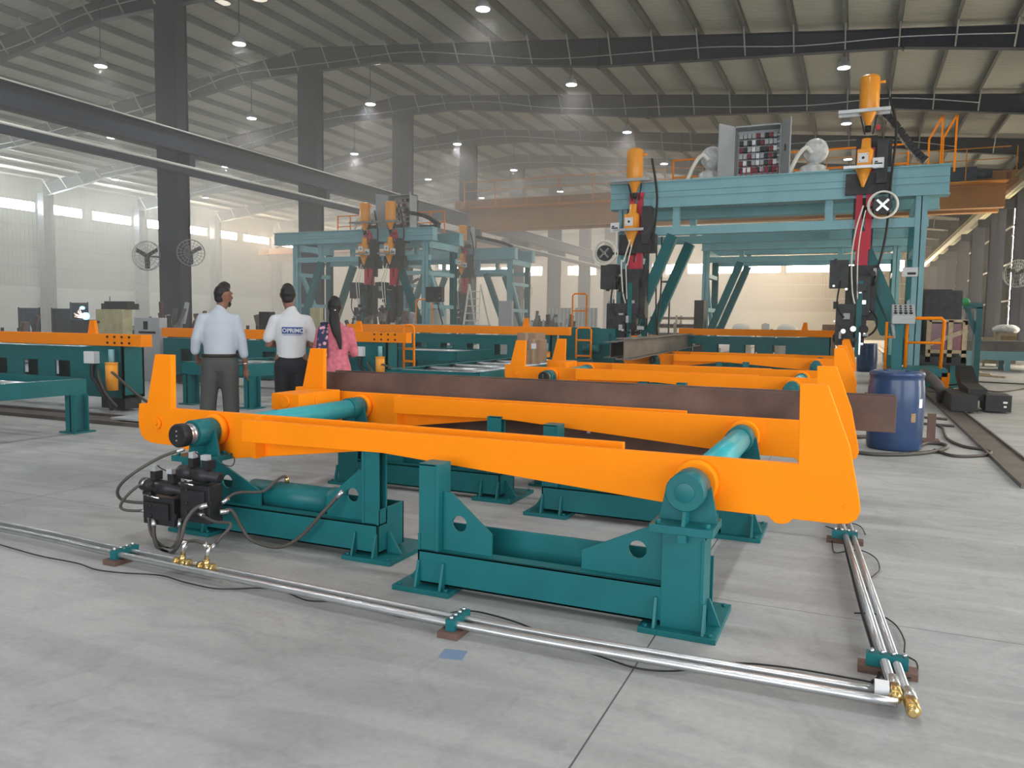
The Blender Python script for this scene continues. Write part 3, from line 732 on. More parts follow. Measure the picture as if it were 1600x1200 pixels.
# ---------------------------------------------------------------- rusty beams carried by the near machines
def hbeam(name, label, p0, p1, h, w, mt, tf=.016, tw=.011, cat='steel beam', holes=0, group=None, z0=0):
    p0, p1 = Vector(p0), Vector(p1); d = (p1-p0); L = d.length; d.normalize(); sd = Vector((-d.y, d.x, 0)); up = Vector((0, 0, 1)); c = (p0+p1)/2
    mb = MB().m(mt)
    mb.obox(c+up*(tf/2), d, sd, up, L/2, w/2, tf/2); mb.obox(c+up*(h-tf/2), d, sd, up, L/2, w/2, tf/2); mb.obox(c+up*h/2, d, sd, up, L/2, tw/2, h/2-tf)
    mb.m('paper')
    for i in range(holes):
        q = p0 + d*(L*(.45+.05*i)) + up*h*(.45 if i % 2 else .62) - sd*(-1)*(tw/2+.001)
        mb.obox(q - sd*(tw+.002), d, sd, up, .012, .0008, .006)
    bmesh.ops.translate(mb.bm, verts=mb.bm.verts, vec=-c)
    o = mb.build(name, None); o.location = c; return tag(o, label, cat, group)
# long beam laid with its flanges upright: the broad flange faces the camera
def flatbeam(name, label, x0, x1, y, z0, h, w, mt, cat='steel beam', group=None):
    mb = MB().m(mt).box(x0, x1, y, y+.02, z0, z0+h).box(x0, x1, y+w-.02, y+w, z0, z0+h).box(x0, x1, y+.02, y+w-.02, z0+h/2-.01, z0+h/2+.01)
    c = Vector(((x0+x1)/2, y+w/2, z0)); bmesh.ops.translate(mb.bm, verts=mb.bm.verts, vec=-c)
    o = mb.build(name, None, bevel=.003); o.location = c; return tag(o, label, cat, group)
flatbeam('steel_girder', 'long brown rusty steel beam lying across behind the nearest orange arms to the blue drum', -4.62, .29, 6.02, .665, .25, .24, 'rust')
g = thing('plate_girder', 'dark rusty girder with punched holes lying low under the long rusty beam', 'steel beam', (-2.3, 6.3, .32))
mb = MB().m('rust').box(-4.0, -.75, 6.28, 6.30, .32, .60).box(-4.0, -.75, 6.2, 6.4, .30, .32).box(-4.0, -.75, 6.2, 6.4, .60, .618)
wb(mb, 'web', None, g)
mb = MB().m('paper')
for i, x in enumerate((-2.05, -1.9, -1.55, -1.42, -1.2, -1.05)): mb.box(x, x+.03, 6.272, 6.281, .47+.02*(i % 2), .50+.015*(i % 3))
wb(mb, 'chalk_mark', None, g)
for x in (-3.4, -2.42, -1.95, -1.1):
    mb = MB().box(x-.06, x+.06, 6.16, 6.175, 0, .29).box(x-.06, x+.06, 6.4, 6.415, 0, .29).box(x-.006, x+.006, 6.17, 6.41, 0, .29).box(x-.1, x+.1, 6.12, 6.45, 0, .02).box(x-.08, x+.08, 6.15, 6.43, .285, .30)
    tag(mb.build('support_post', 'teal'), 'short teal support post under the low girder, %s' % {-3.4: 'nearest the valve blocks', -2.42: 'second from the valve blocks', -1.95: 'third from the valve blocks', -1.1: 'nearest the drum'}[x], 'support post', 'teal posts under the girder')
hbeam('steel_girder', 'grey rolled steel beam resting on the orange arms and pointing at the large gantry', (-3.70, 13.3, .77), (-4.45, 24.0, .77), .38, .30, 'darksteel')
hbeam('steel_girder', 'shorter grey steel beam lying left beside the one that points at the gantry', (-4.12, 13.9, .77), (-4.6, 19.5, .77), .30, .26, 'darksteel')
# ---------------------------------------------------------------- blue drum and surroundings
dr = thing('plastic_drum', 'blue plastic drum standing behind the end of the rusty beam', 'drum', (.468, 10.0, 0))
prof = [(0, .27), (.02, .285), (.06, .29), (.12, .293), (.30, .30), (.50, .303), (.70, .298), (.80, .287), (.84, .282), (.85, .292), (.875, .294), (.89, .288), (.90, .27)]
wb(MB().lathe((.468, 10.0, 0), (0, 0, 1), prof, 44), 'drum_body', 'drum', dr)
wb(MB().cyl((.36, 10.0, .90), (.36, 10.0, .915), .03).cyl((.58, 10.0, .90), (.58, 10.0, .915), .03).torus((.468, 10, .895), (0, 0, 1), .245, .012, 40, 6), 'lid', 'drum', dr)
def curved(r, a0, a1, z0, z1, n=6):
    mb = MB(); pv = None
    for i in range(n+1):
        a = a0+(a1-a0)*i/n; q = [mb.bm.verts.new((.468+rr*math.cos(a), 10+rr*math.sin(a), z)) for z in (z0, z1) for rr in (r, r+.002)]
        if pv: 
            mb._f([pv[1], q[1], q[3], pv[3]]); mb._f([pv[0], q[0], q[1], pv[1]]); mb._f([pv[2], q[2], q[3], pv[3]])
        pv = q
    return mb
wb(curved(.303, -.72, -.52, .50, .60), 'label_sticker', 'paper', dr); wb(curved(.303, -1.05, -.86, .34, .44), 'paint_smear', 'ply', dr)
mb = MB().box(.86, .95, 10.65, 10.71, .03, .36).box(.62, 1.0, 10.6, 10.85, 0, .04)
tag(mb.build('angle_bracket', 'rust'), 'rusty upright angle bracket standing on the floor beside the blue drum', 'bracket')
def gcable(pts, r, label):
    return tag(MB().tube([gr(x, y, r) for x, y in pts], r, 7, samples=8).build('power_cable', 'rubber', smooth=True), label, 'cable', 'black cables on the floor round the drum')
gcable([(1325, 704), (1360, 709), (1410, 710), (1455, 706), (1478, 700), (1474, 694), (1450, 692), (1438, 696)], .022, 'thick black cable curving round the foot of the blue drum')
gcable([(1455, 662), (1472, 668), (1480, 685), (1505, 697), (1540, 703), (1548, 708), (1530, 712), (1490, 712), (1460, 703)], .018, 'black cable looping from the angle bracket to the floor track')
gcable([(1325, 683), (1355, 682)], .024, 'thick black cable end crossing behind the orange upright')
# floor track of the gantry
tr = thing('gantry_rail', 'worn steel floor rail running from the right foreground to the gantry foot', 'rail', (1.5, 16, 0))
wb(MB().box(1.40, 1.425, 8.0, 62, 0, .04).box(1.425, 1.70, 8.0, 62, 0, .018).box(1.70, 1.725, 8.0, 62, 0, .04), 'rail_channel', 'track', tr)
tag(MB().box(-6.15, -6.1, 15, 62, 0, .04).box(-6.1, -5.85, 15, 62, 0, .018).box(-5.85, -5.8, 15, 62, 0, .04).build('gantry_rail', 'track'), 'worn steel floor rail under the left leg of the large gantry', 'rail')
# ================================================================ WELDING GANTRIES
def gantry(name, label, xl, xr, y, ov_l, ov_r, zt, zb, zl, group, dep=2.5, knees=True):
    g = thing(name, label, 'gantry', ((xl+xr)/2, y, 0), group=group)
    x0, x1 = xl-ov_l, xr+ov_r
    for i, yy in enumerate((y, y+dep-.35)):
        mb = MB().box(x0, x1, yy+.03, yy+.38, zb, zt).box(x0-.02, x1+.02, yy-.02, yy+.42, zt, zt+.03).box(x0-.02, x1+.02, yy-.02, yy+.42, zb-.03, zb)
        for f in (.38, .62): mb.box(x0, x1, yy, yy+.03, zb+(zt-zb)*f, zb+(zt-zb)*f+.05)
        mb.box(x0+.02, x1-.02, yy+.01, yy+.03, zb+(zt-zb)*.44, zb+(zt-zb)*.60)
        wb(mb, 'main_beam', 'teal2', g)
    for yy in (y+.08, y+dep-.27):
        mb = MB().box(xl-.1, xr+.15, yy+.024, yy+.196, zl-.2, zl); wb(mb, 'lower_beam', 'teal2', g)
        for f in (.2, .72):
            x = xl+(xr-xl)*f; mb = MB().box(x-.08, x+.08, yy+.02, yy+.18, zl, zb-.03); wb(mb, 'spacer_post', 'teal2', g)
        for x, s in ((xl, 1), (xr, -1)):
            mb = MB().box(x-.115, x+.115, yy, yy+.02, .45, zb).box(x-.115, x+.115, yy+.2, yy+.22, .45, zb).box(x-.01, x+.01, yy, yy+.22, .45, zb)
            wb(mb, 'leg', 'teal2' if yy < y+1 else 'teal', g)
            if knees:
                mb = MB().bar((x+s*1.25, yy+.1, zl-.2), (x+s*.22, yy+.1, 1.15), .2, .26); wb(mb, 'knee_brace', 'teal', g)
    for x in (xl, xr):
        mb = MB().box(x-.12, x+.12, y+.2, y+dep, zb-.28, zb-.03).box(x-.1, x+.1, y+.2, y+dep-.2, zl-.75, zl-.6).box(x-.08, x+.08, y+.2, y+dep-.2, 1.9, 2.05)
        mb.bar((x, y+.5, zl-.7), (x, y+dep-.3, .7), .12, .16)
        wb(mb, 'side_frame', 'teal2', g)
        mb = MB().box(x-.2, x+.2, y-.5, y+dep+.5, .12, .47)
        for yy in (y-.2, y+dep+.2): mb.cyl((x-.06, yy, .2), (x+.06, yy, .2), .17, n=20)
        wb(mb, 'end_truck', 'teal', g)
    return g
def railing(name, label, x0, x1, y, z0, h, n, group=None, ang=0):
    g = MB(); r = .02
    for i in range(n+1):
        x = x0+(x1-x0)*i/n; g.box(x-r, x+r, y-r, y+r, z0, z0+h)
    g.box(x0, x1, y-r, y+r, z0+h-.04, z0+h).box(x0, x1, y-r, y+r, z0+h*.5, z0+h*.5+.03)
    return tag(g.build(name, 'orange'), label, 'railing', group)
GY = 19.0
GG = 'teal welding gantries'
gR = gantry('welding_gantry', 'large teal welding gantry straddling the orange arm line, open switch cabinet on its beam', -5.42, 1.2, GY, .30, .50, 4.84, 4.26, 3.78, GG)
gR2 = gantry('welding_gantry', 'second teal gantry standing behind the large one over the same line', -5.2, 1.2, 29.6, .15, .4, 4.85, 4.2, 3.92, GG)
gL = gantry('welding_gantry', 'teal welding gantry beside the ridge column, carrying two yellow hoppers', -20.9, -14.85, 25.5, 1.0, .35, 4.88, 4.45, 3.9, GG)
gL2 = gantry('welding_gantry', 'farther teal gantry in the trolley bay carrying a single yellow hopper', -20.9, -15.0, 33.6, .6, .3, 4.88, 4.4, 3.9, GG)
def mast(x, y, dz, side, label, headdx=-.25, spool=True):
    r = thing('welding_mast', label, 'welding mast', (x, y, 0), group='hopper fed welding heads')
    def W(mb, n, m_=None, part=None):
        return mb.build(n, m_, part or r, bevel=0)
    W(MB().box(-.17, -.04, -.05, .16, 3.1+dz*.5, 5.3+dz*.6).box(.03, .16, -.05, .16, 3.1+dz*.5, 5.3+dz*.6).box(-.13, .12, -.08, .12, 2.5, 3.5+dz*.5), 'slide_column', 'red')
    W(MB().box(-.22, .2, .14, .34, 3.1, 5.6+dz*.6).box(.12, .5, .1, .34, 4.35, 5.5+dz*.7), 'carriage_plate', 'black2')
    h = MB().lathe((0, -.25, 6.77+dz), (0, 0, -1), [(0, .02), (.0, .15), (.04, .19), (.07, .20), (.72, .20), (.74, .19)], 24); h = W(h, 'flux_hopper', 'yellow')
    W(MB().lathe((0, -.25, 6.03+dz), (0, 0, -1), [(0, .17), (.02, .16), (.30, .05), (.33, .03)], 20), 'outlet_cone', 'yellow', h)
    W(MB().cyl((.18, -.25, 6.62+dz), (.30, -.25, 6.62+dz), .03, n=10), 'inlet_nozzle', 'yellow', h)
    W(MB().m('black').cyl((0, -.25, 5.72+dz), (0, -.25, 5.60+dz), .06, n=12).m('red').box(.16, .24, -.3, -.22, 5.62+dz, 5.72+dz).m('steel').box(-.6, .42, -.45, -.38, 5.98+dz, 6.05+dz).box(-.6, .42, -.12, -.06, 5.98+dz, 6.05+dz).m('black').bar((-.16, -.2, 5.95+dz), (-.06, -.2, 5.55+dz), .03, .03).bar((.16, -.2, 5.95+dz), (.1, -.2, 5.55+dz), .03, .03), 'hopper_bracket')
    h2 = W(MB().box(-.19, .05, -.42, -.14, 4.86+dz, 5.2+dz).lathe((-.02, -.25, 5.45+dz), (0, 0, -1), [(0, .09), (.2, .10), (.25, .16), (.6, .16)], 16), 'recovery_hopper', 'yellow')
    W(MB().lathe((-.05, -.25, 4.83+dz), (0, 0, -1), [(0, .17), (.36, .04), (.4, .03)], 16), 'outlet_cone', 'yellow', h2)
    sq = W(MB().m('paper').box(-.17, .03, -.432, -.425, 4.92+dz, 5.12+dz).m('black').cyl((-.07, -.436, 5.02+dz), (-.07, -.431, 5.02+dz), .03, n=12).box(-.145, -.13, -.436, -.431, 4.94+dz, 4.955+dz).box(0, .015, -.436, -.431, 5.08+dz, 5.095+dz), 'dial_plate', None, h2)
    W(MB().m('steel').box(-.45, .3, -.47, -.42, 4.80+dz, 4.86+dz).m('black2').box(.2, .42, -.25, .1, 4.5+dz, 5.4+dz).box(-.4, .5, -.1, .2, 4.3+dz, 4.75+dz), 'carriage_box')
    sx = .12 if side > 0 else -.52
    W(MB().m('paper').box(sx, sx+.22, -.46, -.45, 4.78+dz, 5.0+dz).m('black').box(sx+.03, sx+.19, -.465, -.459, 4.86+dz, 4.89+dz).box(sx+.04, sx+.1, -.465, -.459, 4.90+dz, 4.93+dz), 'sign_plate')
    # black torch cluster
    c = MB().m('black2').box(headdx-.28, headdx+.10, -.5, -.1, 2.25, 2.85).box(-.30, .32, -.2, .15, 1.55, 2.75).box(headdx-.12, -.1, -.45, -.05, 1.0, 1.9).box(-.12, .2, -.4, 0, 1.65, 2.5).box(-.15, .12, -.3, -.05, .95, 1.7)
    c.box(headdx-.1, .15, -.35, -.1, 1.35, 1.62).m('teal').box(-.06, .05, -.42, -.38, .75, 2.4).m('black').lathe((.1, -.4, 1.35), (0, -1, 0), [(0, .1), (.08, .1)], 12)
    c.m('chrome').box(.05, .12, -.42, -.4, 1.9, 1.98).box(-.3, -.26, -.52, -.5, 2.2, 2.24).box(.02, .05, -.43, -.4, .8, 1.3)
    c.m('black').torus((.05, -.35, 1.5), (0, 1, 0), .32, .022, 24, 6).torus((-.3, -.3, 1.15), (.2, 1, 0), .2, .018, 20, 6)
    random.seed(int(abs(x)*10))
    for i in range(34):
        xx, yy_, zz = random.uniform(headdx-.2, .3), random.uniform(-.62, -.2), random.uniform(.95, 2.85); a_, b__ = random.uniform(.02, .07), random.uniform(.02, .09)
        if xx < headdx+.1 or zz < 2.75:
            c.m(random.choice(['black', 'black2', 'black2', 'steel', 'grey', 'red' if i % 9 == 0 else 'black']))
            if i % 3: c.box(xx-a_, xx+a_, yy_, yy_+.15, zz-b__, zz+b__)
            else: c.cyl((xx, yy_, zz), (xx, yy_+.14, zz), b__*.8, n=10)
    W(c, 'torch_block')
    W(MB().cyl((0, -.3, .95), (0, -.3, .80), .03, .012, n=10), 'nozzle', 'brass')
    if spool:
        q = (.35*side if side > 0 else -.62, -.6, 3.98+dz*.75)
        s_ = W(MB().m('cover').torus(q, (0, 1, 0), .28, .022, 32, 8).torus((q[0]+.02, q[1]+.14, q[2]+.02), (0, 1, 0), .28, .018, 32, 8).m('chrome').cyl((q[0], q[1]-.02, q[2]), (q[0], q[1]+.2, q[2]), .04, n=12), 'wire_spool')
        mm = MB().m('chrome')
        for a in (.78, 2.36, 3.93, 5.5): mm.bar((q[0]+.03*math.cos(a), q[1], q[2]+.03*math.sin(a)), (q[0]+.16*math.cos(a), q[1], q[2]+.16*math.sin(a)), .02, .05)
        mm.m('black2').lathe((q[0], q[1]+.02, q[2]), (0, 1, 0), [(0, .19), (.1, .19)], 20)
        W(mm, 'spoke', None, s_)
        W(MB().tube([(q[0], q[1]+.1, q[2]), (0, -.15, q[2])], .03, 8), 'spool_arm', 'black')
    hz = MB().m('cover').tube([(-.02, -.45, 4.0+dz*.5), (-.14, -.55, 3.5+dz*.5), (-.2, -.55, 2.9), (-.16, -.5, 2.2), (-.1, -.45, 1.9)], .018, 6, samples=6)
    hz.tube([(.03, -.45, 3.9+dz*.5), (-.05, -.55, 3.4+dz*.5), (-.08, -.55, 2.8), (-.05, -.5, 2.0)], .014, 6, samples=6)
    hz.m('black').tube([(.4, -.2, 6.3+dz*.8), (.55, -.2, 5.6+dz), (.5, -.3, 4.6+dz), (.45, -.3, 3.4), (.25, -.35, 2.3)], .03, 6, samples=6)
    hz.tube([(-.4, -.5, 2.4), (-.45, -.5, 1.9), (-.3, -.5, 1.6)], .02, 6, samples=6)
    W(hz, 'hose_bundle')
    return r
mast(.07, GY, 0, 1, 'welding head with the tallest yellow hopper, right end of the large gantry', -.35)
mast(-5.05, GY, -1.15, -1, 'welding head with yellow hopper at the left end of the large gantry', -.45)
a = mast(-17.3, 25.5, -.9, 1, 'left of the two yellow hopper welding heads on the column side gantry', spool=False)
mast(-16.15, 25.5, -.9, 1, 'right of the two yellow hopper welding heads on the column side gantry', spool=False)
mast(-17.3, 33.6, -.8, 1, 'lone yellow hopper welding head on the farther trolley bay gantry', spool=False)
mast(-6.2, 29.6, -1.6, 1, 'welding head half hidden behind the left end of the large gantry', spool=False) if False else None
# things on top of the large gantry
def cabinet(label, x0, x1, y, z0, z1, doors=True):
    c = thing('switch_cabinet', label, 'cabinet', ((x0+x1)/2, y, z0), group='switch cabinets on the gantries')
    w = x1-x0
    mb = MB().box(x0, x1, y+.45, y+.5, z0, z1).box(x0, x0+.03, y, y+.5, z0, z1).box(x1-.03, x1, y, y+.5, z0, z1).box(x0, x1, y, y+.5, z1-.03, z1).box(x0, x1, y, y+.5, z0, z0+.03)
    wb(mb, 'cabinet_body', 'grey', c)
    if doors:
        wb(MB().bar((x0, y, (z0+z1)/2), (x0-.28, y-.42, (z0+z1)/2), .025, z1-z0), 'door', 'grey', c)
        d = wb(MB().bar((x1, y, (z0+z1)/2), (x1+.24, y-.48, (z0+z1)/2), .025, z1-z0), 'door', 'grey', c)
        wb(MB().box(x1+.10, x1+.13, y-.34, y-.30, (z0+z1)/2-.08, (z0+z1)/2+.06), 'handle', 'black', c, d)
        random.seed(3)
        k = MB()
        for i in range(6):
            z = z1-.18-i*(z1-z0-.3)/6; k.m('steel').box(x0+.08, x1-.08, y+.38, y+.42, z-.02, z+.02)
            for j in range(9):
                xx = x0+.1+j*(w-.2)/9; k.m(['black2', 'grey', 'maroon', 'black', 'grey', 'maroon', 'white'][random.randrange(7)]); k.box(xx, xx+(w-.2)/9*.8, y+.28, y+.40, z-.06, z+.05)
        wb(k, 'breaker_row', None, c)
        k = MB()
        for j in range(8):
            xx = x0+.12+j*(w-.24)/7; k.tube([(xx, y+.35, z0+.4), (xx+.05, y+.25, z0+.2), (xx, y+.3, z0+.04)], .012, 5, samples=4)
        wb(k, 'wiring', 'red', c)
    return c
zt = 4.87
p0, p1 = at(1147, 198, GY+.5), at(1222, 192, GY+.5)
cabinet('open grey switch cabinet full of breakers on top of the large gantry', p0.x, p1.x, GY+.5, zt, p0.z)
cabinet('grey switch cabinet standing on the two hopper gantry beside the column', -16.95, -15.9, 26.3, 4.9, 6.3)
cabinet('grey switch cabinet on the farther single hopper gantry', -18.0, -17.4, 34.4, 4.9, 6.1, False)
def blower(x, y, z, label):
    b = thing('flux_vacuum', label, 'vacuum unit', (x, y, z), group='dusty grey vacuum units on the large gantry')
    wb(MB().lathe((x, y, z), (0, 0, 1), [(0, .3), (.02, .31), (.22, .29), (.25, .25), (.30, .12), (.36, .12)], 20).box(x-.36, x+.36, y-.3, y+.3, z, z+.1), 'tank', 'plasticwrap', b)
    wb(MB().lathe((x+.05, y-.2, z+.58), (0, 1, 0), [(0, .12), (.03, .27), (.25, .28), (.33, .2), (.5, .18)], 24), 'motor', 'plasticwrap', b)
    wb(MB().tube([(x-.02, y-.25, z+.5), (x-.15, y-.3, z+.62), (x-.32, y-.3, z+.45), (x-.5, y-.3, z+.05)], .05, 8, samples=6), 'suction_hose', 'cover', b)
    return b
q = at(1110, 272, GY+.7); blower(q.x, GY+.7, zt, 'dusty grey vacuum unit left of the open switch cabinet')
q = at(1270, 266, GY+.7); blower(q.x, GY+.7, zt, 'dusty grey vacuum unit right of the open switch cabinet')
blower(-17.0-.9, 26.4, 4.9, 'dusty grey vacuum unit beside the hoppers on the column side gantry')
railing('guard_railing', 'orange guard railing along the back of the large gantry top', -4.7, 1.0, GY+2.4, zt, .98, 5)
railing('guard_railing', 'orange guard railing along the back of the column side gantry', -20.5, -15.3, 27.9, 4.9, .95, 8)
mb = MB()
for dx in (0, .28): mb.bar((1.35+dx, GY+1.2, 4.85), (1.35+dx, GY+1.2, 5.65), .04, .04).bar((1.35+dx, GY+1.2, 5.65), (1.6+dx, GY+1.2, 6.15), .04, .04).bar((1.6+dx, GY+1.2, 6.15), (1.6+dx, GY+1.2, 4.9), .04, .04)
tag(mb.build('ladder_handrail', 'orange'), 'orange slanting ladder handrail at the right end of the large gantry', 'handrail')
def chain(pts, w, h, label, n=30):
    P = spline([Vector(p) for p in pts], 10); mb = MB().m('black'); 
    acc = 0; last = P[0]
    for p in P[1:]:
        if (p-last).length >= .09:
            d = (p-last); mb.bar(last+d*.05, last+d*.92, w, h, up=(0, 1, .3) if abs(d.normalized().z) > .9 else (0, 0, 1)); last = p
    return tag(mb.build('cable_chain', None), label, 'cable chain', 'black cable drag chains')
chain([(.25, GY+.3, 6.2), (.55, GY+.3, 5.9), (1.0, GY+.3, 5.25), (1.25, GY+.3, 5.0)], .25, .14, 'black cable drag chain sloping down from the tall hopper to the gantry beam')
chain([(-15.9, 25.9, 5.55), (-15.0, 25.9, 5.35), (-14.5, 25.9, 5.05), (-14.55, 25.9, 4.95), (-15.2, 25.9, 4.95)], .25, .14, 'black cable drag chain curling at the right end of the column side gantry')
chain([(-16.9, 34.0, 5.5), (-15.6, 34.0, 5.2), (-15.0, 34.0, 4.98)], .2, .14, 'black cable drag chain drooping from the farther single hopper')
chain([(1.95, 15.2, .28), (1.95, 15.8, .3), (1.95, 16.3, .34), (1.95, 17.2, .6)], .28, .2, 'black cable drag chain lifting from the floor under the ladder platform')
cc = MB().m('black')
for i in range(10): cc.box(1.52, 1.90, 14.7+i*.14, 14.82+i*.14, .03, .30)
tag(cc.build('cable_chain', None), 'black cable drag chain lying on the floor rail in front of the gantry foot', 'cable chain', 'black cable drag chains')
cc = MB().m('black')
for i in range(5): cc.box(2.05, 2.42, 15.0+i*.14, 15.12+i*.14, .03, .30)
cc.m('paper').box(2.30, 2.36, 14.99, 15.0, .17, .2).box(2.31, 2.35, 14.99, 15.0, .10, .13)
tag(cc.build('cable_chain', None), 'short black cable drag chain end with two white marks beside the floor rail', 'cable chain', 'black cable drag chains')
tag(MB().tube([(1.5, 16.2, .1), (1.45, 15.9, .32), (1.3, 16.1, .5), (1.25, 16.8, .55)], .09, 8, samples=6).build('hose_bundle', 'rubber', smooth=True), 'thick curled black hose bundle behind the blue drum', 'hose bundle')
# ---------------------------------------------------------------- ladder platform, control desk, crate at the gantry's right leg
pl = thing('access_platform', 'teal access platform with orange guard rails at the gantry foot', 'platform', (1.35, 17.6, 0))
p0, p1 = at(1405, 574, 17.2), at(1481, 577, 17.2); z = p0.z
wb(MB().box(p0.x, p1.x, 17.2, 18.4, z-.16, z-.02).box(p0.x+.02, p1.x-.02, 17.25, 18.35, z-.02, z), 'deck', 'teal', pl)
a, b = at(1418, 497, 17.25), at(1476, 498, 17.25)
mb = MB().tube([(a.x, 17.25, z), (a.x, 17.25, a.z-.05), (a.x+.05, 17.25, a.z), (b.x-.05, 17.25, a.z), (b.x, 17.25, a.z-.05), (b.x-.03, 17.25, z)], .032, 8)
zz = at(1418, 535, 17.25).z; mb.tube([(a.x, 17.25, zz), (b.x-.02, 17.25, zz)], .025, 8)
wb(mb, 'guard_rail', 'orange', pl, smooth=True)
a, b = at(1386, 503, 18.3), at(1399, 503, 18.3)
wb(MB().tube([(a.x, 18.3, z-.2), (a.x, 18.3, a.z), (b.x, 18.3, a.z), (b.x, 18.3, z)], .028, 8).tube([(a.x, 18.3, 1.2), (b.x, 18.3, 1.2)], .02, 8), 'guard_rail', 'orange', pl)
q = at(1479, 583, 17.2)
wb(MB().m('orange').box(q.x-.08, q.x+.06, 17.2, 17.3, .25, q.z), 'support_post', None, pl)
wb(MB().m('black').tube([(q.x+.18, 17.3, z), (q.x+.26, 17.2, z-.25), (q.x+.05, 17.2, .3)], .02, 6, samples=5).tube([(q.x-.3, 17.3, z), (q.x-.25, 17.2, z-.25), (q.x-.15, 17.2, .2)], .02, 6, samples=5), 'cable', None, pl)
cd = thing('control_desk', 'sloping grey push button desk on a post beside the gantry leg', 'control desk', (.9, 16.8, 0))
y = 16.8
a, b, c_, d_ = at(1404, 475, y+.25), at(1433, 475, y+.25), at(1436, 496, y), at(1395, 497, y)
mb = MB()
f0, f1 = at(1394, 493, y), at(1429, 494, y); f2, f3 = at(1396, 506, y), at(1428, 507, y)
prof_ = [(y, f2.z), (y, f0.z), (y+.42, a.z), (y+.42, f2.z+.02)]
mb.prism(prof_, f0.x, f1.x+.02, plane='yz'); body = wb(mb, 'desk_housing', 'grey', cd, bevel=.01)
bt = MB().m('black'); nv = Vector((0, -(a.z-f0.z), .42)).normalized()
for i in range(4):
    for j in range(4):
        t = .2+.2*j; cx = f0.x+(f1.x-f0.x)*(.16+.23*i); p = Vector((cx, y+.42*t, f0.z+(a.z-f0.z)*t)); bt.cyl(p, p+nv*.015, .022 if j else .032, n=10)
wb(bt, 'push_button', None, cd)
wb(MB().box((f0.x+f1.x)/2-.16, (f0.x+f1.x)/2+.02, y+.12, y+.30, .5, f2.z), 'post', 'teal', cd)
wb(MB().cyl((f0.x+.02, y+.1, f2.z), (f0.x+.06, y+.1, f2.z-.28), .03), 'joystick', 'grey', cd)
y = 20.6
cr = thing('crated_machine', 'maroon machine in an open wooden crate with a diagonal brace', 'crate', (2.0, y, 0))
a, b = at(1424, 500, y), at(1513, 498, y); c_ = at(1513, 568, y)
x0, x1, z0, z1 = a.x + .38, b.x, c_.z, a.z
wb(MB().box(x0+.05, x1-.05, y+.1, y+1.1, z0+.25, z1-.08), 'machine_panel', 'maroon', cr)
for xx in (x0-.05, (x0*.5+x1*.5), x1-.10): wb(MB().box(xx, xx+.10, y, y+.06, z0, z1), 'crate_post', 'wood', cr)
wb(MB().bar((x0, y+.03, z0+.42), (x1, y+.03, z1-.22), .05, .10), 'diagonal_brace', 'wood', cr)
wb(MB().box(x0, x1, y, y+.05, z0+.22, z0+.30).box(x0, x1, y, y+.05, z1-.04, z1+.02).box(x1-.06, x1+.0, y, y+1.2, z1-.1, z1), 'crate_rail', 'wood', cr)
wb(MB().box(x0-.1, x1, y, y+1.2, z0-.05, z0+.14), 'skid', 'black', cr)
for a_ in (x0, x1-.3): wb(MB().box(a_, a_+.2, y+.1, y+.3, 0, z0-.05), 'foot', 'teal', cr)
a, b = at(1432, 463, 22.3), at(1506, 452, 22.3)
z0 = at(1450, 496, 22.3).z
bm_ = thing('dark_machine_cabinet', 'tall dark green machine cabinet rising behind the maroon crate', 'cabinet', (2.6, 22.3, 0))
wb(MB().box(a.x+.08, b.x-.25, 22.3, 23.3, 0, b.z).box(b.x-.25, b.x, 22.45, 23.3, 0, b.z-.02), 'cabinet_body', 'black2', bm_)
wb(MB().box(a.x-.06, a.x+.08, 22.25, 22.6, 0, b.z+.18), 'side_duct', 'black2', bm_)
wb(MB().box(a.x+.2, a.x+.9, 22.28, 22.3, .9, b.z-.15), 'door', 'black2', bm_)
# conveyor table and stock at the right edge
y = 30.5
tb = thing('stock_table', 'teal stock table loaded with dark steel bars by the side wall', 'table', (4.5, y, 0))
zt_ = at(1560, 549, y).z; zb_ = at(1560, 563, y).z
wb(MB().box(2.9, 7.3, y, y+.12, zb_, zt_).box(2.9, 7.3, y+1.3, y+1.42, zb_, zt_), 'side_beam', 'teal2', tb)
for px in (1515, 1575):
    q = at(px, 560, y)
    for yy in (y, y+1.3): wb(MB().box(q.x-.08, q.x+.08, yy, yy+.12, 0, zb_), 'leg', 'teal2', tb)
random.seed(5)
for i in range(5):
    z = zt_+.0
    mb = MB().box(-2.1, 2.1, -.11, .11, 0, .05).box(-2.1, 2.1, -.11, .11, .30, .35).box(-2.1, 2.1, -.015, .015, .05, .30)
    o = mb.build('steel_bar', 'darksteel'); o.location = (5.2, y+.15+i*.27, z)
    tag(o, ['frontmost', 'second', 'third', 'fourth', 'rearmost'][i]+' dark steel bar lying on the teal stock table', 'steel bar', 'steel bars on the stock table')
y = 33.5
for i, (pa, pb, py0, py1, lb) in enumerate(((1537, 1560, 527, 545, 'left pallet box on the stock table side by the wall'), (1560, 1588, 520, 545, 'wrapped wooden pallet box by the side wall under a crumpled film'))):
    a, b = at(pa, py0, y), at(pb, py1, y)
    pb_ = thing('pallet_box', lb, 'box', ((a.x+b.x)/2, y, 0), group='wooden boxes by the side wall')
    wb(MB().box(a.x, b.x, y, y+.9, .12, a.z), 'box_body', 'ply', pb_)
    wb(MB().box(a.x, b.x, y-.02, y, .12, .22).box(a.x, b.x, y-.02, y, a.z-.12, a.z).box(a.x, a.x+.08, y-.03, y, 0, a.z), 'batten', 'wood', pb_)
    if i: wb(MB().sphere(((a.x+b.x)/2, y+.45, a.z+.12), .45, 8, .45), 'plastic_film', 'plasticwrap', pb_)
a = gr(1520, 575); 
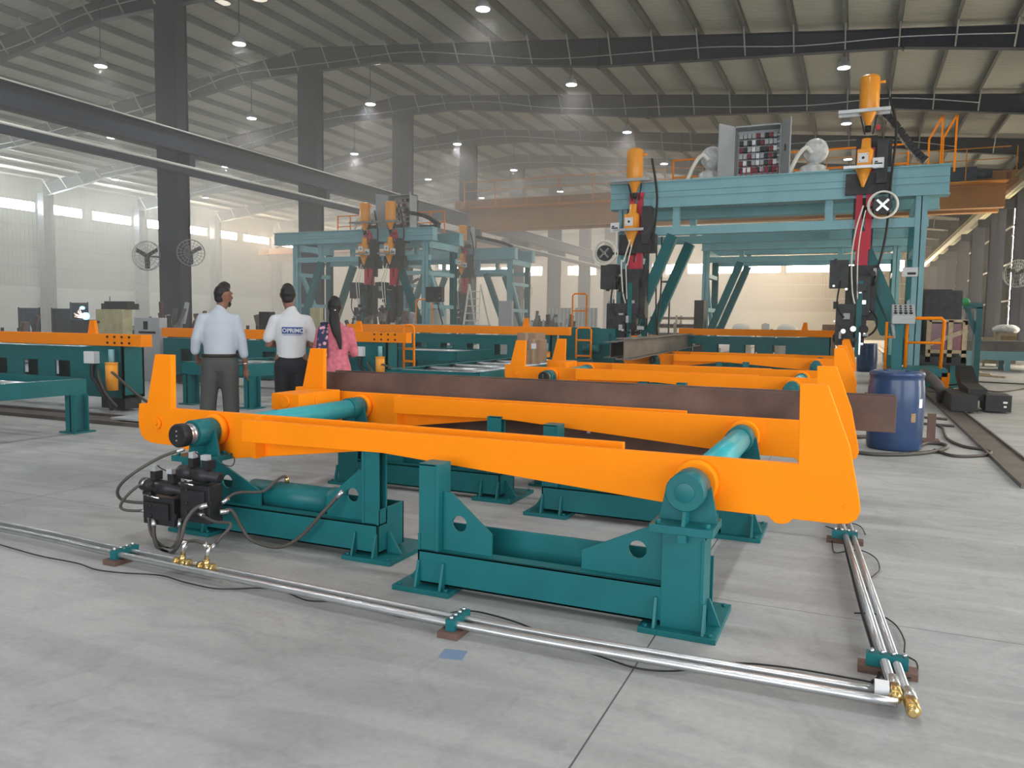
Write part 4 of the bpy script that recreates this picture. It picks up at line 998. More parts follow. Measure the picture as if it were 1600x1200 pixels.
for i, (px, py, lb) in enumerate(((1500, 580, 'pale timber batten lying nearest the crate'), (1515, 584, 'pale timber batten lying in the middle of the scattered three'), (1535, 588, 'pale timber batten lying nearest the side wall'))):
    p = gr(px, py); tag(MB().bar((p.x-.9, p.y+.8, .03), (p.x+.5, p.y-.6, .03), .09, .05).build('timber_batten', 'wood'), lb, 'timber', 'loose timber battens')
for i, pts in enumerate((((1440, 600), (1480, 594), (1540, 597), (1600, 600)), ((1470, 610), (1510, 606), (1560, 612), (1600, 607)), ((1480, 603), (1500, 612), (1545, 614), (1520, 618), (1450, 612)))):
    tag(MB().tube([gr(x, y, .02) for x, y in pts], .018, 6, samples=7).build('floor_cable', 'rubber', smooth=True), 'dark cable trailing over the floor right of the floor rail, %s' % ['farthest run', 'middle run', 'doubled back run'][i], 'cable', 'dark cables beyond the drum')
for i, y in enumerate((12.5, 13.4, 17.8)):
    tag(MB().tube([(.25, y, .02), (.8, y+.15, .02), (1.35, y+.05, .02)], .02, 6, samples=6).build('floor_cable', 'rubber', smooth=True), 'dark cable crossing the floor to the rail behind the drum, %s' % ['nearest', 'middle', 'farthest'][i], 'cable', 'dark cables behind the drum')
# small stuff at the end of the arm line
y = 24.5
for i, (pa, pb, pt, lb) in enumerate(((1140, 1172, 505, 'left white plastic covered bundle behind the far orange bar'), (1212, 1245, 506, 'right white plastic covered bundle behind the far orange bar'))):
    a, b = at(pa, pt, y), at(pb, 517, y)
    mb = MB().lathe(((a.x+b.x)/2, y+.3, 0), (0, 0, 1), [(0, .30), (.6, .36), (1.1, .34), (a.z-.12, .30), (a.z-.03, .2), (a.z, .05)], 12)
    for v in mb.bm.verts: v.co.x = (a.x+b.x)/2 + (v.co.x-(a.x+b.x)/2)*.95 + random.uniform(-.02, .02)
    tag(mb.build('covered_bundle', 'cover'), lb, 'bundle', 'covered bundles beyond the bar')
a, b = at(1285, 507, y), at(1306, 516, y)
tag(MB().box(a.x, b.x, y, y+.4, 0, a.z).box(a.x+.02, b.x-.02, y-.01, y, .1, a.z-.1).build('carton', 'card'), 'lone cardboard carton behind the far orange bar, right side', 'carton')
a, b = at(1190, 506, y), at(1202, 516, y)
tag(MB().box(a.x, b.x, y, y+.3, 0, a.z).cyl(((a.x+b.x)/2, y+.15, a.z), ((a.x+b.x)/2, y+.15, a.z+.03), .05).build('carton', 'cover'), 'small white carton between the two covered bundles', 'carton')
y = 27
a = at(1356, 530, y)
d2 = thing('plastic_drum', 'far blue plastic drum under the gantry beside the leg', 'drum', (a.x, y, 0))
wb(MB().lathe((a.x, y, 0), (0, 0, 1), [(0, .27), (.05, .29), (.45, .305), (.82, .285), (.88, .29), (.9, .26)], 24), 'drum_body', 'drum', d2)
# ================================================================ TEAL TROLLEYS
def trolley(x1, x0, y, zb0, zb1, label, bolts=True, gear=True):
    """orange bar on a windowed teal body; x1 = right end"""
    t = thing('clamp_trolley', label, 'trolley', ((x0+x1)/2, y, 0), group='teal trolleys with orange bars')
    bz = zb0
    outline = [(x0, .20), (x1-.42, .20), (x1-.42, bz-.0), (x1-.9, bz), (x1-1.3, bz-.03), (x0, bz-.03)]
    holes = []
    x = x1-1.55
    while x-.45 > x0+.1:
        holes.append([(x-.35, bz-.50), (x, bz-.50), (x, bz-.25), (x-.35, bz-.25)]); x -= .74
    mb = MB().prism(outline, y, y+.03, holes); mb.prism(outline, y+.35, y+.38, holes)
    mb.box(x0, x1-.42, y+.03, y+.35, .2, .24).box(x1-.45, x1-.42, y, y+.38, .2, bz).box(x0, x1-.45, y+.03, y+.35, bz-.06, bz-.03)
    wb(mb, 'trolley_body', 'teal', t)
    mb = MB().box(x0, x1, y-.04, y+.0, bz, zb1).box(x0, x1, y+.10, y+.14, bz, zb1).box(x1-.03, x1+.02, y-.045, y+.15, bz-.003, zb1+.003)
    ob = wb(mb, 'clamp_bar', 'orange', t, bevel=.004)
    if bolts:
        for i in range(4):
            for k in (.28, .78):
                xx = x1-.22-i*.15; wb(MB().cyl((xx, y-.055, bz+(zb1-bz)*k), (xx, y-.04, bz+(zb1-bz)*k), .018, n=6), 'bolt', 'black', t, ob)
    wb(MB().prism([(x1-1.17, zb1), (x1-1.0, zb1), (x1-1.03, zb1+.2), (x1-1.12, zb1+.2)], y+.02, y+.07), 'stop_horn', 'orange', t)
    if gear:
        e = wb(MB().box(x1-1.12, x1-.90, y-.10, y, bz-.27, bz-.09), 'junction_box', 'paper', t, bevel=.004)
        wb(MB().tube([(x1-.98, y-.06, bz-.27), (x1-.97, y-.08, bz-.45), (x1-.8, y-.14, bz-.55), (x1-.5, y-.25, bz-.75), (x1-.3, y-.3, bz-.9)], .03, 8, samples=6), 'power_lead', 'black', t, e)
        c = wb(MB().cyl((x1-.48, y-.14, .33), (x1-.48, y-.14, .72), .085, n=20).cyl((x1-.48, y-.14, .72), (x1-.48, y-.14, .74), .09, n=20), 'lift_cylinder', 'yellow', t)
        wb(MB().cyl((x1-.48, y-.14, .74), (x1-.48, y-.14, .93), .04, n=16), 'piston_rod', 'teal2', t, c)
        wb(MB().m('rubber').tube([(x1-.4, y-.2, .6), (x1-.1, y-.35, .55), (x1+.15, y-.3, .35), (x1+.3, y-.2, .2)], .02, 7, samples=6).tube([(x1-.8, y-.1, .62), (x1-.6, y-.25, .5), (x1-.42, y-.3, .3), (x1-.2, y-.3, .12)], .018, 7, samples=6), 'hydraulic_hose', None, t)
    for a_ in (x1-.95, x0+.3): wb(MB().box(a_, a_+.5, y+.05, y+.34, .03, .2), 'wheel_box', 'black2', t)
    return t
trolley(-9.47, -15.5, 8.2, .975, 1.15, 'teal windowed trolley with bolted orange bar in the left foreground, nearest the camera')
trolley(-7.52, -13.6, 12.3, 1.0, 1.19, 'teal windowed trolley with bolted orange bar behind the three people')
trolley(-6.05, -12.2, 17.0, 1.12, 1.31, 'teal windowed trolley with orange bar left of the orange ladder', bolts=False)
trolley(-.15, -4.6, 22.3, 1.12, 1.30, 'teal windowed trolley with orange bar crossing under the large gantry', bolts=False, gear=False)
a, b = at(862, 511, 18.2), at(958, 575, 18.2)
tt = thing('clamp_unit', 'teal machine base standing behind the orange ladder', 'machine', ((a.x+b.x)/2, 18.2, 0))
wb(MB().box(a.x, b.x-.6, 18.2, 19, 0, a.z).box(b.x-.6, b.x, 18.3, 19, 0, a.z-.02).box(a.x-.02, b.x, 18.15, 18.2, .3, .36), 'housing', 'teal', tt)
wb(MB().box(a.x+.05, a.x+.2, 18.17, 18.2, .95, 1.12), 'label_plate', 'paper', tt)
wb(MB().cyl((b.x-.7, 18.0, .8), (b.x-.3, 18.0, .8), .1).box(b.x-.5, b.x-.1, 18.1, 18.3, .9, 1.15), 'drive_motor', 'teal', tt)
a, b = at(945, 530, 17.8), at(962, 512, 17.8)
tag(MB().m('steel').cyl((-4.75, 18.1, 0), (-4.75, 18.1, .95), .16, .13, n=16).m('rust').torus((-4.75, 18.1, .95), (0, 0, 1), .13, .02).m('black').cyl((-4.75, 18.1, .95), (-4.75, 18.1, 1.15), .05).build('welding_wire_barrel', None), 'grey wire barrel at the foot of the left welding head', 'barrel')
# floor channel in front of the nearest trolley
tag(MB().box(-16, -7.6, 7.1, 7.16, 0, .05).box(-16, -7.6, 7.16, 7.6, 0, .02).box(-16, -7.6, 7.6, 7.66, 0, .05).build('trolley_rail', 'track'), 'dark floor rail channel running before the nearest trolley', 'rail')
a = gr(195, 660)
tag(MB().box(-9.0, -8.45, 7.25, 7.85, .05, .075).build('steel_sheet', 'grey'), 'pale loose steel sheet lying on the trolley rail', 'sheet')
# ---------------------------------------------------------------- roller tables
def table(x0, x1, y0, y1, zt, h, legs, label, rollers=True, grp='teal roller tables'):
    t = thing('roller_table', label, 'table', ((x0+x1)/2, (y0+y1)/2, 0), group=grp)
    mb = MB()
    for x, s in ((x0, 1), (x1, -1)): mb.box(x-.008, x+.008, y0, y1, zt-h, zt).box(min(x, x+s*.09), max(x, x+s*.09), y0, y1, zt-.012, zt).box(min(x, x+s*.09), max(x, x+s*.09), y0, y1, zt-h, zt-h+.012)
    mb.box(x0, x1, y0, y0+.012, zt-h, zt).box(x0, x1, y1-.012, y1, zt-h, zt)
    wb(mb, 'table_frame', 'teal', t)
    for x in (x0, x1):
        for y in legs:
            s = 1 if x == x0 else -1
            mb = MB().box(x-.01, x+.01, y-.09, y+.09, .02, zt-h).box(x-.09, x+.09, y-.09, y-.08, .02, zt-h).box(x-.09, x+.09, y+.08, y+.09, .02, zt-h).box(x-.14, x+.14, y-.14, y+.14, 0, .02)
            wb(mb, 'leg', 'teal', t)
    if rollers:
        y = y0+.3
        while y < y1-.1:
            wb(MB().cyl((x0+.02, y, zt-.06), (x1-.02, y, zt-.06), .05, n=12), 'roller', 'steel', t); y += .9
    return t
table(-10.5, -8.6, 1.2, 6.6, .645, .185, (1.6, 6.47), 'long teal roller table ending in the left foreground, one leg showing')
table(-9.9, -8.62, 9.3, 12.0, .70, .2, (9.5, 11.7), 'short teal roller table just behind the three people')
table(-6.6, -5.0, 10.2, 15.6, .66, .18, (10.5, 15.2), 'teal roller table behind the far end of the rusty beam', True)
table(-9.6, -7.6, 14.4, 16.2, .78, .2, (14.6, 16.0), 'teal roller table left of the stacked cartons')
# boxes
mb = MB
cart = [(808, 838, 520, 14.2, 'large brown cardboard carton stacked upright left of the orange horns', .5), (826, 843, 530, 14.0, 'narrow brown cardboard carton leaning at the stack right side', .4)]
for pa, pb, pt, y, lb, dp in cart:
    a, b = at(pa, pt, y), at(pb, pt, y)
    c = thing('cardboard_carton', lb, 'carton', ((a.x+b.x)/2, y, 0), group='cardboard cartons by the horns')
    wb(MB().box(a.x, b.x, y, y+dp, 0, a.z), 'carton_body', 'card', c, bevel=.006)
    wb(MB().box((a.x+b.x)/2-.03, (a.x+b.x)/2+.03, y-.003, y, .1, a.z).box((a.x+b.x)/2-.03, (a.x+b.x)/2+.03, y, y+dp, a.z, a.z+.003), 'packing_tape', 'wood', c)
    wb(MB().box(a.x+.06, a.x+.16, y-.004, y, .9, 1.0) , 'shipping_label', 'paper', c)
a, b = at(808, 548, 13.8), at(822, 548, 13.8)
c = thing('cardboard_carton', 'small brown cardboard carton in front of the tall one', 'carton', ((a.x+b.x)/2, 13.8, 0), group='cardboard cartons by the horns')
wb(MB().box(a.x, b.x, 13.75, 14.1, 0, a.z), 'carton_body', 'card', c, bevel=.006); wb(MB().box(a.x+.02, b.x-.06, 13.745, 13.75, a.z-.15, a.z-.05), 'shipping_label', 'paper', c)
# orange ladder
y = 19.6
def oladder(pl_, pr_, ptop, pmid, pbot, y, label, rungs):
    a, b = at(pl_, ptop, y), at(pr_, ptop, y); ztop = a.z
    l = thing('step_ladder', label, 'ladder', ((a.x+b.x)/2, y, 0), group='orange access ladders')
    wb(MB().tube([(a.x, y, 0), (a.x, y, ztop-.05), (a.x+.05, y, ztop), (b.x-.05, y, ztop), (b.x, y, ztop-.05), (b.x, y, 0)], .025, 8), 'ladder_frame', 'orange', l)
    for z in rungs: wb(MB().box(a.x, b.x, y-.02, y+.06, z-.02, z+.02), 'rung', 'orange', l)
    return l
oladder(895, 917, 459, 0, 0, 20.8, 'rear orange hoop handrail standing behind the middle ladder', (1.2, 1.75))
oladder(901, 924, 512, 0, 0, 17.85, 'orange ladder with two pale rungs in the middle of the hall', (.25, .62, 1.0))
a = at(640, 468, 23.6)
oladder(650, 675, 468, 0, 0, 23.6, 'orange hoop rail beside the column side gantry', (1.2,))
oladder(631, 647, 508, 0, 0, 13.4, 'orange ladder rungs at the bolted end behind the woman', (.6, .85))
# mid hall walkway over the trolleys (long teal platform edge) and its pedestal
a, b = at(626, 506, 22.5), at(745, 507, 22.5)
w = thing('raised_walkway', 'thin teal raised walkway on a pedestal, gantry side of the trolleys', 'walkway', ((a.x+b.x)/2, 22.5, 0))
wb(MB().box(a.x, b.x, 22.5, 23.6, a.z-.06, a.z).box(a.x, b.x, 22.46, 22.5, a.z-.1, a.z), 'deck', 'teal2', w)
q = at(658, 540, 22.5); wb(MB().box(q.x-.12, q.x+.12, 22.6, 22.9, 0, a.z-.06).box(q.x-.25, q.x+.25, 22.5, 23.1, 0, .5), 'pedestal', 'teal', w)
a, b = at(665, 472, 22.7), at(690, 448, 22.7)
tag(MB().m('black2').box(a.x, b.x, 22.7, 22.9, a.z-.0, b.z).m('chrome').box(b.x-.1, b.x-.04, 22.69, 22.7, a.z+.1, a.z+.16).box(b.x-.1, b.x-.04, 22.69, 22.7, a.z+.25, a.z+.3).m('black').tube([(a.x+.4, 22.8, a.z), (a.x+.45, 22.8, 1.8), (a.x+.6, 22.8, 1.3)], .02, 6).build('control_box', None), 'dark control box hung on the column side gantry leg', 'control box')
# ================================================================ PEOPLE
def blob(chains, voxel, name, mt, parent, smooth_it=6, part=None):
    """chains: lists of (point, rx, ry) rings joined into tapering limbs, fused into one continuous surface"""
    mb = MB()
    for ch in chains:
        pts = [Vector(c[0]) for c in ch]; prev = None; n = 20
        k = len(pts); upv = Vector((0, 1, 0))
        def rings():
            P = []; 
            for i in range(k-1):
                for j in range(4):
                    t = j/4; tt = t*t*(3-2*t)
                    P.append((pts[i].lerp(pts[i+1], t), ch[i][1]*(1-tt)+ch[i+1][1]*tt, ch[i][2]*(1-tt)+ch[i+1][2]*tt))
            P.append((pts[-1], ch[-1][1], ch[-1][2])); return P
        P = rings()
        def axis(i):
            a = P[max(i-1, 0)][0]; b = P[min(i+1, len(P)-1)][0]; return (b-a).normalized()
        # round caps
        full = []
        t0 = axis(0); t1 = axis(len(P)-1)
        for a in (80, 60, 35): c = math.cos(math.radians(a)); s_ = math.sin(math.radians(a)); full.append((P[0][0]-t0*s_*min(P[0][1], P[0][2])*.9, P[0][1]*c, P[0][2]*c, t0))
        for i, p in enumerate(P): full.append((*p, axis(i)))
        for a in (35, 60, 80): c = math.cos(math.radians(a)); s_ = math.sin(math.radians(a)); full.append((P[-1][0]+t1*s_*min(P[-1][1], P[-1][2])*.9, P[-1][1]*c, P[-1][2]*c, t1))
        for (p, rx, ry, t) in full:
            ref = upv if abs(t.dot(upv)) < .85 else Vector((0, 0, 1))
            a = ref.cross(t).normalized(); b = t.cross(a).normalized()
            R_ = [mb.bm.verts.new(p + a*rx*math.cos(2*PI*q/n) + b*ry*math.sin(2*PI*q/n)) for q in range(n)]
            if prev: mb.bridge(prev, R_)
            else: mb._f(R_[::-1])
            prev = R_
        mb._f(prev)
    o = mb.build(name, mt, part or parent)
    r = o.modifiers.new('fuse', 'REMESH'); r.mode = 'VOXEL'; r.voxel_size = voxel; r.use_smooth_shade = True
    s_ = o.modifiers.new('smooth', 'SMOOTH'); s_.factor = .5; s_.iterations = smooth_it
    return o
def hand(w, d, sgn, side):
    """palm chain plus five finger chains; w wrist, d direction of the hand, side = sideways vector towards the thumb"""
    w = Vector(w); d = Vector(d).normalized(); sd = Vector(side).normalized(); nrm = d.cross(sd).normalized()
    out = [[(w, .026, .02), (w+d*.05, .038, .018), (w+d*.088, .038, .015)]]
    for i, (o, L) in enumerate(((.028, .070), (.010, .080), (-.009, .075), (-.027, .060))):
        b = w+d*.085+sd*o
        out.append([(b, .0085, .0085), (b+d*L*.5+nrm*.006, .008, .008), (b+d*L*.85+nrm*.022, .007, .007)])
    b = w+d*.025+sd*.03
    out.append([(b, .011, .011), (b+d*.035+sd*.022, .010, .010), (b+d*.062+sd*.028+nrm*.006, .008, .008)])
    return out
def head(c, face, hair_len=0, beard=False, parent=None, root=None):
    """c = head centre, face = unit vector the face looks to"""
    c = Vector(c); f = Vector(face).normalized(); up = Vector((0, 0, 1)); r = f.cross(up).normalized()
    ch = [[(c-up*.10+f*.005, .052, .062), (c-up*.045+f*.012, .068, .082), (c+up*.02, .076, .096), (c+up*.07-f*.008, .066, .084)],
          [(c-up*.085+f*.035, .040, .035), (c-up*.07+f*.065, .028, .022)],
          [(c-up*.005+f*.095, .010, .012), (c-up*.03+f*.105, .015, .013)],
          [(c+up*.02+f*.082+r*.03, .016, .012), (c+up*.02+f*.082-r*.03, .016, .012)],
          [(c-up*.055+f*.088-r*.016, .010, .008), (c-up*.055+f*.088+r*.016, .010, .008)]]
    for s in (-1, 1): ch.append([(c-up*.02+r*.076*s, .008, .018), (c+up*.022+r*.083*s, .009, .02)])
    return ch
def hair_cap(c, face, parent, long=False, name='hair'):
    c = Vector(c); f = Vector(face).normalized(); up = Vector((0, 0, 1)); r = f.cross(up).normalized()
    ch = [[(c-up*.045-f*.045, .062, .052), (c+up*.01-f*.028, .081, .084), (c+up*.06-f*.008, .078, .094), (c+up*.085, .06, .075)],
          [(c+up*.075+f*.05, .06, .03), (c+up*.088-f*.0, .065, .05)]]
    return ch
def place_person(loc, rot, label):
    return thing('person', label, 'person', loc, rot)
def up(v): return Vector(v)
# ---- man in the striped shirt
fx = atx
def ground_for(px, dist_y): p = at(px, 520, dist_y); return (p.x, dist_y, 0)
L1 = ground_for(343, 6.45)
P = place_person(L1, math.radians(40), 'person in a pale striped shirt and grey trousers standing with back turned')
fc = Vector((.78, .62, 0)); hc = (.045, .02, 1.655)
b_ = [[((0, 0, 1.0), .13, .08), ((0, 0, 1.2), .12, .08), ((0, -.0, 1.36), .12, .06)], [((0, -.0, 1.34), .05, .05), ((0, -.0, 1.42), .05, .05), ((.03, .01, 1.56), .056, .058)]]
b_ += [[((.16, -.01, 1.38), .045, .045), ((.232, -.02, 1.13), .038, .038), ((.26, .06, .87), .026, .024)], [((-.16, -.01, 1.38), .045, .045), ((-.242, -.03, 1.14), .038, .038), ((-.245, .14, .98), .026, .024)]]
b_ += [[((.09, 0, .98), .085, .09), ((.11, .01, .52), .055, .06), ((.12, -.01, .1), .036, .04)], [((-.09, 0, .98), .085, .09), ((-.13, .02, .52), .055, .06), ((-.15, 0, .1), .036, .04)]]
b_ += head(hc, fc); b_ += hand((.26, .07, .86), (.05, .12, -1), 1, (-.3, 1, .1)); b_ += hand((-.245, .15, .97), (.1, .9, -.45), 1, (1, 0, 0))
blob(b_, .009, 'body', 'skin', P, 3)
blob(hair_cap(hc, fc, P), .009, 'hair', 'hair', P, 5)
f = fc.normalized(); hcv = Vector(hc); rr_ = f.cross(Vector((0, 0, 1)))
blob([[(hcv-Vector((0, 0, .075))+f*.03+rr_*.045, .018, .03), (hcv-Vector((0, 0, .105))+f*.07, .03, .02), (hcv-Vector((0, 0, .075))+f*.03-rr_*.045, .018, .03)]], .008, 'beard', 'hair', P, 3)
sh = [[((0, 0, .95), .165, .12), ((0, -.005, 1.05), .165, .12), ((0, -.015, 1.25), .178, .12), ((0, -.015, 1.37), .175, .105), ((0, -.01, 1.44), .11, .08)], [((-.15, -.01, 1.405), .055, .06), ((.15, -.01, 1.405), .055, .06)]]
sh += [[((.165, -.01, 1.40), .062, .07), ((.225, -.02, 1.17), .054, .058), ((.245, .01, 1.01), .050, .05)], [((-.165, -.01, 1.40), .062, .07), ((-.235, -.03, 1.18), .054, .058), ((-.25, .02, 1.05), .05, .05)], [((.0, -.005, 1.46), .068, .066), ((.01, 0, 1.51), .062, .062)]]
blob(sh, .012, 'shirt', 'shirt', P, 5)
tr_ = [[((0, 0, 1.0), .178, .12), ((0, -.01, .90), .185, .135)], [((.085, 0, .92), .11, .125), ((.105, .01, .52), .088, .095), ((.118, -.01, .08), .072, .085)], [((-.085, 0, .92), .11, .125), ((-.125, .02, .52), .088, .095), ((-.15, 0, .08), .072, .085)]]
blob(tr_, .012, 'trousers', 'trouser', P, 5)
MB().lathe((0, -.0, .975), (0, 0, 1), [(0, .1), (0, .1), (.04, .1), (.04, .1)], 28)
bl = MB(); A = [bl.bm.verts.new((.192*math.cos(a), .132*math.sin(a), .985)) for a in [2*PI*i/32 for i in range(32)]]; B = [bl.bm.verts.new((.190*math.cos(a), .130*math.sin(a), 1.02)) for a in [2*PI*i/32 for i in range(32)]]; bl.bridge(A, B); bl._f(A[::-1]); bl._f(B)
bl.build('belt', 'leather', P)
MB().torus((.256, .045, .915), (.05, .12, -1), .03, .006, 16, 6).build('bracelet', 'chrome', P)
for x in (.118, -.15): blob([[((x, -.06, .045), .045, .04), ((x, .06, .04), .05, .035), ((x, .17, .03), .042, .025)]], .012, 'shoe', 'leather', P, 3)
blob([[((-.225, .29, .90), .02, .03), ((-.18, .33, .98), .02, .03)]], .01, 'held_phone', 'black', P, 1)
# ---- man in the white polo
L2 = ground_for(455, 6.95)
P = place_person(L2, math.radians(34), 'person in a white polo with blue back print and black trousers')
fc = Vector((-.12, 1, 0)); hc = (-.035, .025, 1.665)
b_ = [[((0, 0, 1.0), .13, .08), ((0, 0, 1.2), .12, .08), ((0, -.0, 1.36), .12, .06)], [((0, -.0, 1.34), .05, .05), ((0, -.0, 1.42), .05, .05), ((-.02, .01, 1.58), .058, .06)]]
b_ += [[((.165, -.01, 1.37), .045, .045), ((.235, .0, 1.12), .042, .042), ((.10, .22, 1.12), .028, .026)], [((-.165, -.01, 1.37), .045, .045), ((-.24, .0, 1.12), .042, .042), ((-.08, .24, 1.14), .028, .026)]]
b_ += [[((.09, 0, .98), .085, .09), ((.11, .01, .52), .055, .06), ((.12, -.01, .1), .036, .04)], [((-.09, 0, .98), .085, .09), ((-.10, .02, .52), .055, .06), ((-.11, 0, .1), .036, .04)]]
b_ += head(hc, fc); b_ += hand((.10, .23, 1.12), (-1, .15, .1), 1, (0, .1, 1)); b_ += hand((-.08, .25, 1.14), (1, .15, .1), 1, (0, .1, 1))
blob(b_, .009, 'body', 'skin', P, 3); blob(hair_cap(hc, fc, P), .009, 'hair', 'hair', P, 5)
sh = [[((0, 0, .965), .162, .122), ((0, -.005, 1.05), .158, .12), ((0, -.015, 1.25), .175, .122), ((0, -.015, 1.37), .178, .108), ((0, -.01, 1.435), .115, .085)], [((-.15, -.01, 1.405), .055, .06), ((.15, -.01, 1.405), .055, .06)]]
sh += [[((.17, -.01, 1.395), .064, .07), ((.225, -.005, 1.24), .063, .066), ((.238, 0, 1.19), .064, .064)], [((-.17, -.01, 1.395), .064, .07), ((-.228, -.005, 1.24), .063, .066), ((-.242, 0, 1.19), .064, .064)], [((0, -.005, 1.45), .072, .07), ((0, 0, 1.505), .066, .066)]]
shirt = blob(sh, .012, 'shirt', 'polo', P, 5)
tr_ = [[((0, 0, .98), .17, .12), ((0, -.01, .88), .18, .135)], [((.085, 0, .90), .105, .12), ((.10, .01, .52), .085, .09), ((.115, -.01, .08), .068, .08)], [((-.085, 0, .90), .105, .12), ((-.10, .02, .52), .085, .09), ((-.11, 0, .08), .068, .08)]]
blob(tr_, .012, 'trousers', 'trouserb', P, 5)
for x in (.115, -.11): blob([[((x, -.06, .045), .045, .04), ((x, .06, .04), .05, .035), ((x, .17, .03), .042, .025)]], .012, 'shoe', 'leather', P, 3)
# printed logo: a blue bar with white letters lying on the cloth
lg = MB().m('logo'); x0, x1, z0, z1, yb = -.085, .135, 1.245, 1.318, -.140
n = 10
def ysurf(x): return yb + .035*((x)/.2)**2
for i in range(n):
    a, b = x0+(x1-x0)*i/n, x0+(x1-x0)*(i+1)/n
    lg.prism([(a, ysurf(a)), (b, ysurf(b)), (b, ysurf(b)+.02), (a, ysurf(a)+.02)], z0, z1, plane='xy')
for i in range(n):
    a, b = x0+.01+(x1-x0-.02)*i/n, x0+.01+(x1-x0-.02)*(i+1)/n
    lg.prism([(a, ysurf(a)), (b, ysurf(b)), (b, ysurf(b)+.02), (a, ysurf(a)+.02)], z0-.014, z0-.010, plane='xy')
logo = lg.build('printed_logo', None, P)
def text_mesh(txt, size, mt, parent, loc, rot, name='lettering', depth=.0015, bold=.0):
    cu = bpy.data.curves.new(name, 'FONT'); cu.body = txt; cu.size = size; cu.extrude = depth; cu.offset = bold; cu.align_x = 'LEFT'
    t_ = bpy.data.objects.new(name, cu); C.objects.link(t_); bpy.context.view_layer.update()
    me = bpy.data.meshes.new_from_object(t_.evaluated_get(bpy.context.evaluated_depsgraph_get())); bpy.data.objects.remove(t_)
    me.materials.clear(); me.materials.append(M[mt]); o = bpy.data.objects.new(name, me); C.objects.link(o); o.parent = parent; o.location = loc; o.rotation_euler = rot
    return o
text_mesh('PRIMO', .062, 'polo', logo, (-.032, yb-.006, z0+.014), (PI/2, 0, .05), bold=.0016)
MB().torus((-.058, yb-.002, (z0+z1)/2), (0, 1, 0), .018, .005, 16, 5).build('emblem', 'polo', logo)
# ---- woman in pink
L3 = ground_for(524, 7.0)
P = place_person(L3, math.radians(30), 'person in a pink kurta with dark floral scarf and long black ponytail')
s = .925
def S_(ch): return [[(Vector(p)*s, a*s, b*s) for p, a, b in c] for c in ch]
fc = Vector((-.05, 1, 0)); hc = (-.01, .02, 1.66)
b_ = [[((0, 0, 1.0), .13, .10), ((0, 0, 1.2), .09, .07), ((0, -.0, 1.34), .10, .055)], [((0, -.0, 1.32), .045, .045), ((0, -.0, 1.42), .045, .045), ((0, .01, 1.57), .048, .05)]]
b_ += [[((.17, -.01, 1.39), .04, .042), ((.22, .02, 1.10), .034, .034), ((.10, .24, 1.10), .023, .022)], [((-.17, -.01, 1.39), .04, .042), ((-.25, .03, 1.07), .035, .035), ((-.16, .24, 1.10), .023, .022)]]
b_ += [[((.08, 0, .96), .08, .085), ((.08, .01, .52), .05, .055), ((.08, -.01, .1), .033, .036)], [((-.08, 0, .96), .08, .085), ((-.08, .01, .52), .05, .055), ((-.08, -.01, .1), .033, .036)]]
b_ += head(hc, fc); b_ += hand((.10, .25, 1.10), (-.6, .7, .1), 1, (0, .1, 1)); b_ += hand((-.16, .25, 1.10), (.3, .9, .1), 1, (0, .1, 1))
blob(S_(b_), .009, 'body', 'skin', P, 3)
hr = hair_cap(hc, fc, P) + [[((-.01, -.10, 1.64), .05, .04), ((.005, -.135, 1.50), .065, .04), ((.03, -.15, 1.38), .055, .03), ((.06, -.15, 1.28), .035, .02), ((.075, -.145, 1.18), .02, .012)]]
blob(S_(hr), .009, 'hair', 'hair', P, 4)
MB().sphere((.01, -.125*s*1.05, 1.63*s), .012, 6).build('hair_clip', 'chrome', P)
ku = [[((0, 0, .45), .235, .17), ((0, 0, .75), .21, .155), ((0, -.005, .93), .185, .14), ((0, -.005, 1.12), .145, .115), ((0, -.01, 1.28), .162, .115), ((0, -.01, 1.38), .165, .10), ((0, -.01, 1.44), .10, .075)], [((-.14, -.01, 1.40), .05, .055), ((.14, -.01, 1.40), .05, .055)]]
ku += [[((.165, -.01, 1.39), .056, .058), ((.205, .01, 1.2), .052, .052), ((.22, .02, 1.12), .05, .05)], [((-.165, -.01, 1.39), .056, .058), ((-.21, .01, 1.2), .052, .052), ((-.235, .02, 1.12), .05, .05)]]
blob(S_(ku), .012, 'kurta', 'kurta', P, 4)
blob(S_([[((.08, 0, .6), .085, .09), ((.085, 0, .1), .06, .07)], [((-.08, 0, .6), .085, .09), ((-.085, 0, .1), .06, .07)]]), .012, 'trousers', 'maroon', P, 4)
blob(S_([[((-.11, .06, 1.45), .055, .02), ((-.12, -.03, 1.475), .06, .02), ((-.13, -.12, 1.36), .065, .016), ((-.145, -.155, 1.1), .07, .016), ((-.17, -.165, .9), .065, .014), ((-.16, -.17, .72), .035, .012)]]), .009, 'dupatta_scarf', 'floral', P, 3)
for x in (.08, -.08): blob(S_([[((x, -.06, .04), .04, .035), ((x, .05, .035), .042, .03), ((x, .14, .025), .036, .022)]]), .011, 'shoe', 'leather', P, 3)
